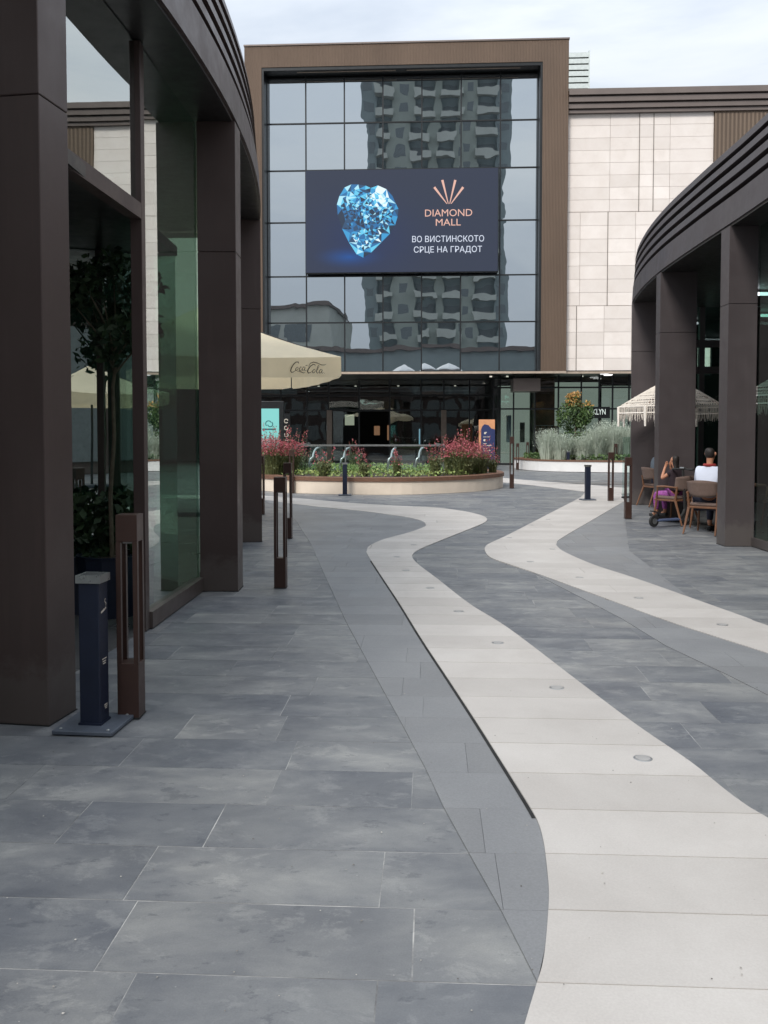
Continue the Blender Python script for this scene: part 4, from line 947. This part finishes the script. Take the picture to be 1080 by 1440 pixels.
# ================================================================== CREAM PARASOL with script lettering
def parasol_square(name, label, C, ax, half, zr, zt, vh, logo=True, grp=None):
    """C centre, ax = unit vector of one edge; half = half edge"""
    ax = Vector(ax).normalized(); ay = Vector((-ax.y, ax.x)); root = empty(name, (C[0], C[1], 0), label=label, cat='parasol', group=grp)
    W_ = lambda a, b, z: (ax.x * a + ay.x * b, ax.y * a + ay.y * b, z)
    cr = [(-half, -half), (half, -half), (half, half), (-half, half)]
    mb = MB(); N_ = 10
    for i in range(4):
        a = cr[i]; b = cr[(i + 1) % 4]; V = []; Fs = []
        for r in range(N_ + 1):
            t = r / N_
            for s in range(N_ + 1):
                q = s / N_; x = (a[0] + (b[0] - a[0]) * q) * t; y = (a[1] + (b[1] - a[1]) * q) * t
                sag = -.10 * math.sin(math.pi * q) * t * math.sin(math.pi * t * .5) * .6 - .16 * math.sin(math.pi * t) * .5
                V.append(W_(x, y, zt + (zr - zt) * t + sag))
        for r in range(N_):
            for s in range(N_): k_ = r * (N_ + 1) + s; Fs.append((k_, k_ + N_ + 1, k_ + N_ + 2, k_ + 1))
        mb.add(V, Fs)
    bm_ = mb.build('canopy', m_canvas, root, smooth=True)
    for i in range(4):
        a = cr[i]; b = cr[(i + 1) % 4]; V = []; n_ = 24
        for s in range(n_ + 1):
            q = .004 + .992 * s / n_; x = a[0] + (b[0] - a[0]) * q; y = a[1] + (b[1] - a[1]) * q; sag = -.06 * math.sin(math.pi * q); wv = .02 * math.sin(q * 31 + i) * (1 if .05 < q < .95 else .2)
            ln = vh * (1 - .0 * q); nx, ny = (b[1] - a[1]) / (2 * half), -(b[0] - a[0]) / (2 * half)
            V += [W_(x, y, zr + sag), W_(x + nx * (.0 + wv), y + ny * (.0 + wv), zr + sag * .6 - ln * (.92 if s in (0, n_) else 1))]
        MB().add(V, [(2 * s, 2 * s + 1, 2 * s + 3, 2 * s + 2) for s in range(n_)]).build('valance', m_canvas, root, smooth=True)
    mb = MB(); mb.tube([(0, 0, .05), (0, 0, zt - .03)], .035, 10); mb.build('pole', m_mull, root)
    mb = MB()
    for c in cr + [(0, half), (0, -half), (half, 0), (-half, 0)]: mb.tube([W_(0, 0, zt - .1), W_(c[0] * .98, c[1] * .98, zr - .03)], .012, 5)
    for c in cr: mb.tube([W_(0, 0, zr - .1), W_(c[0] * .5, c[1] * .5, (zt + zr) / 2 - .08)], .01, 5)
    mb.build('ribs', m_mull, root)
    MB().box(-.45, .45, -.45, .45, .006, .08).build('base', m_slab, root)
    if logo:
        # script strokes, 365..730 x 412..530 in the drawing grid
        ST = [([(452, 432), (446, 417), (425, 417), (398, 440), (377, 475), (368, 505), (378, 521), (400, 514), (428, 492)], [3, 6, 6, 7, 8, 8, 7, 4, 2]),
              ([(432, 470), (418, 486), (420, 502), (434, 498), (446, 480), (442, 467), (432, 470)], [4, 5, 5, 4, 3, 3, 4]),
              ([(482, 468), (470, 464), (456, 482), (456, 499), (470, 500), (486, 486)], [3, 4, 5, 5, 4, 2]),
              ([(514, 466), (498, 464), (486, 484), (490, 500), (502, 494), (516, 470), (508, 494), (516, 503), (530, 494)], [3, 4, 5, 4, 3, 3, 4, 3, 2]),
              ([(434, 512), (450, 506), (475, 514), (500, 524), (518, 516)], [1, 4, 6, 4, 1]), ([(520, 452), (538, 446)], [4, 4]),
              ([(618, 452), (614, 438), (598, 436), (568, 455), (546, 485), (538, 508), (548, 524), (568, 518), (592, 498)], [3, 5, 6, 7, 8, 8, 7, 4, 2]),
              ([(548, 462), (566, 428), (600, 414), (640, 422), (680, 440), (712, 440), (732, 430)], [2, 5, 6, 6, 6, 5, 1]),
              ([(604, 486), (590, 502), (592, 520), (606, 520), (618, 502), (614, 487), (604, 486)], [4, 5, 5, 4, 3, 3, 4]),
              ([(626, 508), (650, 470), (658, 448), (648, 446), (636, 480), (630, 512), (638, 524), (652, 512)], [2, 3, 3, 4, 5, 5, 4, 2]),
              ([(686, 486), (672, 484), (658, 504), (660, 522), (674, 518), (690, 490), (682, 514), (690, 524), (702, 514)], [3, 4, 5, 4, 3, 3, 4, 3, 2]), ([(708, 522), (713, 522)], [3, 3])]
        for i in range(4):
            a = Vector(cr[i]); b = Vector(cr[(i + 1) % 4]); e_ = (b - a) / (2 * half); nn = Vector((e_.y, -e_.x)); mb = MB(); sc_ = vh * .58 / 118.
            def P3(x, y, off=.034): # drawn at 72% of the way along the edge
                s = (x - 365) * sc_ + half * 2 * .865 - (365 * sc_) * .5; z = zr - .06 - vh * .12 - (y - 412) * sc_; p = a + e_ * s + nn * off
                return W_(p.x, p.y, z)
            for P, Wd in ST:
                for j in range(len(P) - 1):
                    p = Vector(P[j]); q = Vector(P[j + 1]); d = (q - p).normalized(); n2 = Vector((-d.y, d.x)); w0, w1 = Wd[j] * .62, Wd[j + 1] * .62
                    p -= d * w0 * .4; q += d * w1 * .4
                    mb.add([P3(p.x + n2.x * w0, p.y + n2.y * w0), P3(q.x + n2.x * w1, q.y + n2.y * w1), P3(q.x - n2.x * w1, q.y - n2.y * w1), P3(p.x - n2.x * w0, p.y - n2.y * w0)], [(0, 1, 2, 3)])
            mb.build('script_lettering', m_logo, root)
    return root
ax = Vector((.955, .296)); corner = Vector((-.76, 15.9)); hf = 2.25
Cc = corner - ax * hf + Vector((-ax.y, ax.x)) * hf
parasol_square('cream_parasol', 'large cream square parasol with brown script lettering, beyond the third left column', (Cc.x, Cc.y), (ax.x, ax.y), hf, 2.95, 4.05, .36)
parasol_square('cream_parasol', 'cream square parasol behind the camera, seen only mirrored in the left recess glass', (5.0, -9), (1, .2), 1.8, 2.75, 3.6, .35)

# ================================================================== CROCHET PARASOLS
def crochet(x, y, r, zr, zt, label):
    root = empty('crochet_parasol', (x, y, 0), label=label, cat='parasol', group='crochet parasols on the right terrace')
    n_ = 8; k = random.Random(int(x * 10)); mb = MB()
    # netted canopy: radial and ring cords, thick enough to read, over a thin liner
    def P(a, t):
        seg = 2 * math.pi / n_; q = (a % seg) / seg; rr = r * t * (math.cos(seg / 2) / math.cos((q - .5) * seg)); return Vector((rr * math.cos(a), rr * math.sin(a), zt + (zr - zt) * t ** 1.15))
    for i in range(96):
        a = 2 * math.pi * i / 96; pts = [P(a + (.03 if j % 2 else -.03), .18 + .82 * j / 14) for j in range(15)]; mb.tube(pts, .0085, 3, cap=False)
    for j in range(1, 13):
        t = .1 + .9 * j / 12; pts = [P(2 * math.pi * i / 64, t) for i in range(65)]; mb.tube(pts, .012 if j in (12, 8, 4) else .008, 3, cap=False)
    mb.build('netted_canopy', m_crochet, root)
    mb = MB()
    for i in range(170):
        a = 2 * math.pi * i / 170; p = P(a, 1); L_ = .30 * (.75 + .25 * abs(math.sin(i * .55))); mb.tube([p, p + Vector((k.gauss(0, .006), k.gauss(0, .006), -L_ * .5)), p + Vector((k.gauss(0, .012), k.gauss(0, .012), -L_))], [.008, .007, .005], 3, cap=False)
    pts = [P(2 * math.pi * i / 64, 1) + Vector((0, 0, -.13)) for i in range(65)]; mb.tube(pts, .012, 4, cap=False)
    for i in range(8): p = P(2 * math.pi * i / 8, 1); mb.tube([p, p + Vector((0, 0, -.12)), p + Vector((0, 0, -.4))], [.03, .028, .02], 6)
    mb.build('fringe', m_crochet, root)
    mb = MB()
    for i in range(8): mb.tube([P(2 * math.pi * i / 8, .02) - Vector((0, 0, .03)), P(2 * math.pi * i / 8, 1) - Vector((0, 0, .02))], .01, 5)
    mb.build('ribs', m_wood, root); MB().tube([(0, 0, .05), (0, 0, zt + .05)], .024, 10).build('pole', m_wood, root); MB().lathe([(.25, .012), (.25, .05), (.04, .08)], 16).build('base', m_mull, root)
crochet(5.92, 18.3, 1.1, 2.13, 2.72, 'white crochet parasol with long fringe between the second and third right columns')
crochet(6.95, 14.6, 1.1, 2.2, 2.8, 'white crochet parasol behind the green glass right of the nearest right column')

# ================================================================== TERRACE FURNITURE
def chair():
    r = empty('terrace_chair')
    MB().box(-.235, .235, -.22, .24, .40, .435).build('seat_frame', m_wood, r, bevel=.01)
    MB().box(-.225, .225, -.20, .23, .436, .485).build('seat_cushion', m_uph, r, bevel=.02)
    mb = MB(); V = []; Fs = []; nx, nz = 9, 5
    for side in (0, 1):
        for j in range(nz + 1):
            for i in range(nx + 1):
                a = (i / nx - .5) * 2; z = .58 + .27 * j / nz; w = .25 - .02 * (1 - j / nz); y = -.27 + .10 * a * a - .05 * (j / nz) - side * .035; V.append((a * w, y, z - (.03 * a * a if j == nz else 0) + (.03 * a * a if j == 0 else 0)))
    o = (nx + 1) * (nz + 1)
    for j in range(nz):
        for i in range(nx): k_ = j * (nx + 1) + i; Fs.append((k_, k_ + nx + 1, k_ + nx + 2, k_ + 1)); Fs.append((o + k_, o + k_ + 1, o + k_ + nx + 2, o + k_ + nx + 1))
    bd = [i for i in range(nx)] ; 
    for i in range(nx): Fs.append((i, i + 1, o + i + 1, o + i)); q = nz * (nx + 1) + i; Fs.append((q, o + q, o + q + 1, q + 1))
    for j in range(nz): q = j * (nx + 1); Fs.append((q, o + q, o + q + nx + 1, q + nx + 1)); q += nx; Fs.append((q, q + nx + 1, o + q + nx + 1, o + q))
    mb.add(V, Fs); mb.build('backrest', m_uph, r, smooth=True)
    for sx in (-1, 1):
        MB().tube([(sx * .21, .20, .41), (sx * .245, .25, 0)], [.022, .014], 7).build('leg', m_wood, r)
        MB().tube([(sx * .235, -.24, .66), (sx * .225, -.20, .42), (sx * .25, -.36, 0)], [.016, .024, .014], 7).build('leg', m_wood, r)
        MB().tube([(sx * .245, -.24, .645), (sx * .29, -.02, .66), (sx * .29, .14, .65)], [.015, .02, .016], 7).build('armrest', m_wood, r)
        MB().tube([(sx * .288, .12, .645), (sx * .225, .19, .42)], [.014, .016], 7).build('arm_support', m_wood, r)
    return r
c0 = chair()
for i, (x, y, a, lab) in enumerate([(5.13, 14.05, -40, 'nearest brown terrace chair, its back to the plaza and holding the person in white'), (5.45, 15.0, 70, 'empty brown chair between the child and the person in white'),
                                    (5.08, 15.55, 35, 'brown wooden chair under the child in purple'), (5.95, 20.1 - .8, -75, 'brown wooden chair with a grey shirted diner beside the brown bollard'), (6.75, 15.0, 95, 'brown chair on the far side of the near terrace table'), (7.1, 18.6, 100, 'brown chair deep in the terrace beside the rear table')]):
    o = c0 if i == 0 else copy_tree(c0); o.location = (x, y, .012); o.rotation_euler[2] = rad(a); tag(o, lab, 'chair', 'brown terrace chairs')
def table(x, y, label):
    r = empty('terrace_table', (x, y, .012), label=label, cat='table', group='round terrace tables')
    MB().lathe([(.42, .70), (.43, .715), (.42, .73)], 28).build('tabletop', m_timber, r); MB().lathe([(.05, .02), (.03, .1), (.03, .69), (.12, .70)], 12).build('pedestal', m_mull, r); MB().lathe([(.25, 0), (.25, .015), (.04, .03)], 20).build('foot', m_mull, r)
table(5.98, 14.95, 'round brown table in front of the person in white'); table(6.45, 18.7, 'round brown table deeper in the terrace by the grey shirted diner')
# things on the near table
def vase(x, y, z, lab):
    r = empty('flower_vase', (x, y, z), label=lab, cat='vase'); MB().lathe([(.03, 0), (.045, .05), (.03, .12), (.025, .16), (.03, .17)], 12).build('vase_body', m_render_w, r)
    k = random.Random(2); leaves('dried_flowers', m_grass, [(k.gauss(0, .05), k.gauss(0, .05), .18 + k.random() * .16) for _ in range(90)], .04, r, k, 3, 1)
vase(5.92, 15.2, .743, 'small pale vase with dried flowers on the near terrace table')
def glassware(x, y, z, lab):
    r = tag(MB().lathe([(.03, 0), (.034, .12), (.031, .12), (.028, .01)], 12).build('drinking_glass', m_bal), lab, 'glass', 'drinking glasses on the near table'); r.location = (x, y, z)
glassware(5.78, 14.8, .743, 'clear drinking glass nearest the plaza on the near terrace table'); glassware(6.1, 14.75, .743, 'clear drinking glass near the person in white')
r = empty('menu_holder', (5.85, 15.0, .743), rad(20), label='white folded menu card standing on the near terrace table', cat='menu'); MB().box(-.06, .06, -.004, .004, 0, .16, rot=Matrix.Rotation(rad(10), 3, 'X')).build('card', m_render_w, r); MB().box(-.06, .06, .026, .034, 0, .16, rot=Matrix.Rotation(rad(-10), 3, 'X')).build('card', m_render_w, r)
# terrace glass wind screen
r = empty('wind_screen', (0, 0, 0), label='clear glass wind screen standing between the bollards and the third right column', cat='screen')
a = g(871, 700); pane(r, (a[0], 21.6), (6.25, 21.9), .05, 1.5, m_bal, 'glass_panel'); wallseg(r, (a[0], 21.6), (6.25, 21.9), .012, .05, .05, m_mull, 'foot_rail')

# ================================================================== PEOPLE
def skin_mesh(name, pts, edges, radii, mat, parent, root_i=0, sub=2):
    me = bpy.data.meshes.new(name); me.from_pydata(pts, edges, []); o = link(name, me, parent); me.materials.append(mat)
    s = o.modifiers.new('skin', 'SKIN'); s.use_smooth_shade = True
    for i, r_ in enumerate(radii):
        rr = r_ if hasattr(r_, '__len__') else (r_, r_); me.skin_vertices[0].data[i].radius = rr
    me.skin_vertices[0].data[root_i].use_root = True
    m_ = o.modifiers.new('sub', 'SUBSURF'); m_.levels = sub; m_.render_levels = sub
    return o
def person(x, y, z, rz, s, top, bottom, label, arms='table', longhair=False, sleeve=.45):
    root = empty('person', (x, y, z), rad(rz), label=label, cat='person'); root.scale = (s, s, s)
    P = [(0, 0, .53), (0, -.03, .72), (0, -.02, .92), (0, .0, 1.08), (0, .015, 1.15), (0, .03, 1.22), (0, .035, 1.30), (0, .03, 1.36)]
    rr = [(.12, .09), (.11, .08), (.13, .08), (.06, .05), (.05, .05), (.068, .075), (.075, .09), (.05, .06)]
    E = [(i, i + 1) for i in range(7)]
    def add(p, r_, par): P.append(p); rr.append(r_); E.append((par, len(P) - 1)); return len(P) - 1
    add((0, .125, 1.25), .014, 5)         # nose
    hands = []
    for sx in (-1, 1):
        a = add((sx * .155, -.01, 1.02), .045, 2)
        if arms == 'table': e = add((sx * .24, .12, .80), .045, a); w = add((sx * .10, .34, .78), .03, e); pm = add((sx * .07, .41, .78), (.035, .018), w); f = Vector((-sx * .3, 1, -.1)).normalized()
        else: e = add((sx * .25, .16, .86), .04, a); w = add((sx * .09, .22, 1.10), .028, e); pm = add((sx * .07, .20, 1.17), (.032, .02), w); f = Vector((-sx * .15, -.1, 1)).normalized()
        sd_ = Vector((1, 0, 0))
        for q in range(4):
            o_ = sd_ * (q - 1.5) * .017; L_ = (.06, .072, .068, .052)[q]; b = Vector(P[pm]) + o_ * 1.2 + f * .03; i1 = add(tuple(b), .009, pm); i2 = add(tuple(b + f * L_ * .6 + Vector((0, 0, -.008))), .008, i1); add(tuple(b + f * L_ + Vector((0, -.006, -.02))), .007, i2)
        b = Vector(P[pm]) + Vector((-sx * .035, 0, 0)); i1 = add(tuple(b), .010, pm); add(tuple(b + f * .035 + Vector((-sx * .015, 0, 0))), .008, i1)
        h = add((sx * .10, .06, .50), .095, 0); kn = add((sx * .13, .44, .52), .06, h); an = add((sx * .13, .40, .10), .038, kn); add((sx * .13, .53, .05), (.035, .028), an)
    skin_mesh('body', P, E, rr, m_skin, root)
    # garments follow the same joints
    TP = [(0, -.005, .56), (0, -.03, .72), (0, -.02, .92), (0, -.005, 1.06)]; TR = [(.19, .15), (.18, .14), (.175, .13), (.085, .08)]; TE = [(0, 1), (1, 2), (2, 3)]
    for sx in (-1, 1):
        TP.append((sx * .17, -.01, 1.02)); TR.append(.075); TE.append((2, len(TP) - 1)); e = (sx * .24, .12, .80) if arms == 'table' else (sx * .25, .16, .86)
        a = Vector((sx * .17, -.01, 1.02)); b = Vector(e); TP.append(tuple(a.lerp(b, sleeve * 2 if sleeve < .5 else 1.))); TR.append(.058); TE.append((len(TP) - 2, len(TP) - 1))
        if sleeve > .6: TP.append((sx * .13, .31, .785) if arms == 'table' else (sx * .11, .21, 1.06)); TR.append(.042); TE.append((len(TP) - 2, len(TP) - 1))
    skin_mesh('shirt', TP, TE, TR, top, root)
    BP = [(0, 0, .53)]; BR = [(.19, .15)]; BE = []
    for sx in (-1, 1):
        n0 = len(BP); BP += [(sx * .10, .08, .505), (sx * .13, .43, .525), (sx * .13, .42, .3), (sx * .13, .405, .15)]; BR += [.108, .075, .062, .052]; BE += [(0, n0), (n0, n0 + 1), (n0 + 1, n0 + 2), (n0 + 2, n0 + 3)]
    skin_mesh('trousers', BP, BE, BR, bottom, root)
    HP = [(0, .0, 1.20), (0, -.01, 1.30), (0, .01, 1.385)]; HR = [(.075, .06), (.088, .085), (.07, .075)]
    if longhair: HP = [(0, -.05, 1.02)] + HP; HR = [(.07, .03)] + HR
    skin_mesh('hair', HP, [(i, i + 1) for i in range(len(HP) - 1)], HR, m_hair, root)
    for sx in (-1, 1):
        o = MB().lathe([(.003, -.009), (.009, -.004), (.009, .004), (.003, .009)], 8).build('eye', m_hair, root); o.location = (sx * .03, .108, 1.29)
        o = MB().lathe([(.006, -.03), (.018, -.01), (.02, .012), (.008, .03)], 8).build('ear', m_skin, root); o.location = (sx * .078, .03, 1.28)
        o = MB().box(-.04, .04, -.10, .15, 0, .075).build('shoe', m_rubber, root, bevel=.02); o.location = (sx * .13, .45, .0)
    o = MB().box(-.022, .022, -.004, .004, -.004, .004).build('mouth', simple('lips', srgb(150, 80, 70), .5) if 'lips' not in bpy.data.materials else bpy.data.materials['lips'], root); o.location = (0, .105, 1.215)
    return root
p1 = person(5.16, 14.08, .012, -40, .98, m_shirtw, m_jeans, 'dark haired person in a white top seated with their back to the plaza', sleeve=.8)
mb = MB(); mb.tube([(.08 * math.cos(t), .0 + .075 * math.sin(t), 1.10) for t in [i * math.pi / 8 for i in range(17)]], .026, 6); mb.build('red_scarf', simple('red_scarf', srgb(150, 48, 44), .8), p1)
person(5.12, 15.6, .10, 30, .80, m_shirtk, m_purple, 'child in a dark top and purple skirt holding both hands to the face', arms='face', longhair=True, sleeve=.2)
person(5.98, 19.3, .012, -75, .98, m_shirtg, m_jeans, 'diner in a grey shirt mostly hidden behind the second right column', sleeve=.8)

# ================================================================== SCOOTER
q = g(936, 741)
r = empty('kick_scooter', (q[0] + .08, q[1] + .05, .012), rad(-62), label='dark electric scooter parked beside the child, its deck pale blue', cat='scooter')
MB().box(-.07, .07, -.30, .22, .09, .125).build('deck', m_blue, r, bevel=.012)
MB().tube([(0, .22, .11), (0, .32, .20), (0, .36, .28), (0, .30, .95)], [.028, .026, .024, .02], 8).build('stem', m_rubber, r); MB().tube([(-.22, .30, .96), (0, .30, .97), (.22, .30, .96)], .014, 8).build('handlebar', m_rubber, r)
MB().box(-.05, .05, .27, .33, .975, 1.0).build('display', m_steel, r, bevel=.005)
for yy in (.38, -.36):
    mb = MB(); mb.lathe([(.06, -.024), (.095, -.02), (.10, 0), (.095, .02), (.06, .024)], 20); o = mb.build('wheel', m_rubber, r); o.rotation_euler = (0, rad(90), 0); o.location = (0, yy, .10)
    MB().lathe([(.05, -.027), (.05, .027)], 14).build('hub', m_steel, o)
MB().box(-.04, .04, -.46, -.28, .17, .19, rot=Matrix.Rotation(rad(-12), 3, 'X')).build('mudguard', m_rubber, r)
for sx in (-1, 1): MB().tube([(sx * .15, .30, .962), (sx * .23, .30, .962)], .019, 8).build('grip', m_rubber, r)

# ================================================================== BEHIND THE CAMERA (mirrored in the glass)
m_tw = simple('tower_render', srgb(158, 164, 156), .85, 0, .1, .3); m_td = simple('tower_dark_render', srgb(136, 146, 146), .8, 0, .1, .3); m_win = simple('tower_window', (.16, .18, .185), .3); m_tb = simple('balcony_render', srgb(184, 186, 178), .85, 0, .08, .5)
def tower(x0, x1, y0, y1, H_, label):
    T = empty('apartment_tower', ((x0 + x1) / 2, (y0 + y1) / 2, 0), rad(-5), label=label, cat='building'); w = (x1 - x0) / 2; d = (y1 - y0) / 2
    MB().box(-w, w, -d, d - 1.2, 0, H_).build('wall', m_td, T)
    for a, b in ((-1., -.82), (-.62, -.3), (-.06, .06), (.3, .55), (.82, 1.)): MB().box(w * a, w * b, d - 1.2, d, 0, H_ + .5).build('facade_pier', m_tw if abs(a + b) < 1.6 else m_td, T)
    nf = int(H_ / 3.3); wb = MB()
    for f in range(nf):
        z = 3.3 * f + .6
        for a, b in ((-.82, -.62), (-.3, -.06), (.06, .3), (.55, .82)): wb.box(w * a + .25, w * b - .25, d - 1.19, d - 1.12, z + .3, z + 2.4)
        for a in (-.92, -.46, .42, .9): wb.box(w * a - .6, w * a + .6, d + .005, d + .03, z + .7, z + 2.2)
        for a, b in ((-.84, -.60), (-.32, -.04), (.04, .32), (.53, .84)):
            mb = MB(); mb.box(w * a, w * b, d - .1, d + 1.15, z - .12, z + .08); mb.box(w * a, w * b, d + 1.08, d + 1.15, z + .08, z + .95); mb.box(w * a, w * a + .06, d, d + 1.08, z + .08, z + .95); mb.box(w * b - .06, w * b, d, d + 1.08, z + .08, z + .95)
            mb.build('balcony', m_tb, T)
    o = wb.build('windows', m_win, T); o['kind'] = 'stuff'
tower(-15, 8.5, -80, -62, 82, 'tall apartment tower with stacked white balconies, mirrored in the mall glass')
def block(name, label, x0, x1, y0, y1, H_, mw, bay=2.4, fh=3.2):
    B = empty(name, ((x0 + x1) / 2, (y0 + y1) / 2, 0), label=label, cat='building'); w = (x1 - x0) / 2; d = (y1 - y0) / 2
    MB().box(-w, w, -d, d, 0, H_).build('wall', mw, B); MB().box(-w - .3, w + .3, -d, d + .4, H_, H_ + .5).build('roof_edge', m_cornice, B); wb = MB()
    for f in range(int(H_ / fh)):
        n_ = int(2 * w / bay)
        for i in range(n_): x = -w + bay * (i + .5); wb.box(x - bay * .4, x + bay * .4, d + .01, d + .06, f * fh + .5, f * fh + fh - .5)
    o = wb.build('windows', m_win, B); o['kind'] = 'stuff'
block('shop_block', 'dark glazed shop block mirrored low in the mall glass', -30, 26, -36, -26, 12, m_td)
block('low_pavilion', 'low flat roofed pavilion mirrored at the foot of the mall glass', -26, 24, -24, -17, 6.2, m_bronze, 2.2, 3.1)
block('grey_building', 'pale grey building mirrored at the left of the mall glass', -44, -17, -60, -44, 20, m_tb, 4.0, 3.6)
for i, x in enumerate((-4.6, -1.6, 1.4)):
    U = empty('roof_parasol', (x, -19, 6.7), label=('white parasol on the low pavilion roof, %s of the three mirrored ones' % ('leftmost', 'middle', 'rightmost')[2 - i]), cat='parasol', group='white parasols on the pavilion roof')
    MB().lathe([(1.5, 2.0), (1.4, 2.15), (.7, 2.55), (.05, 2.85)], 8).build('canopy', m_render_w, U); MB().tube([(0, 0, 0), (0, 0, 2.1)], .04, 6).build('pole', m_steel, U)
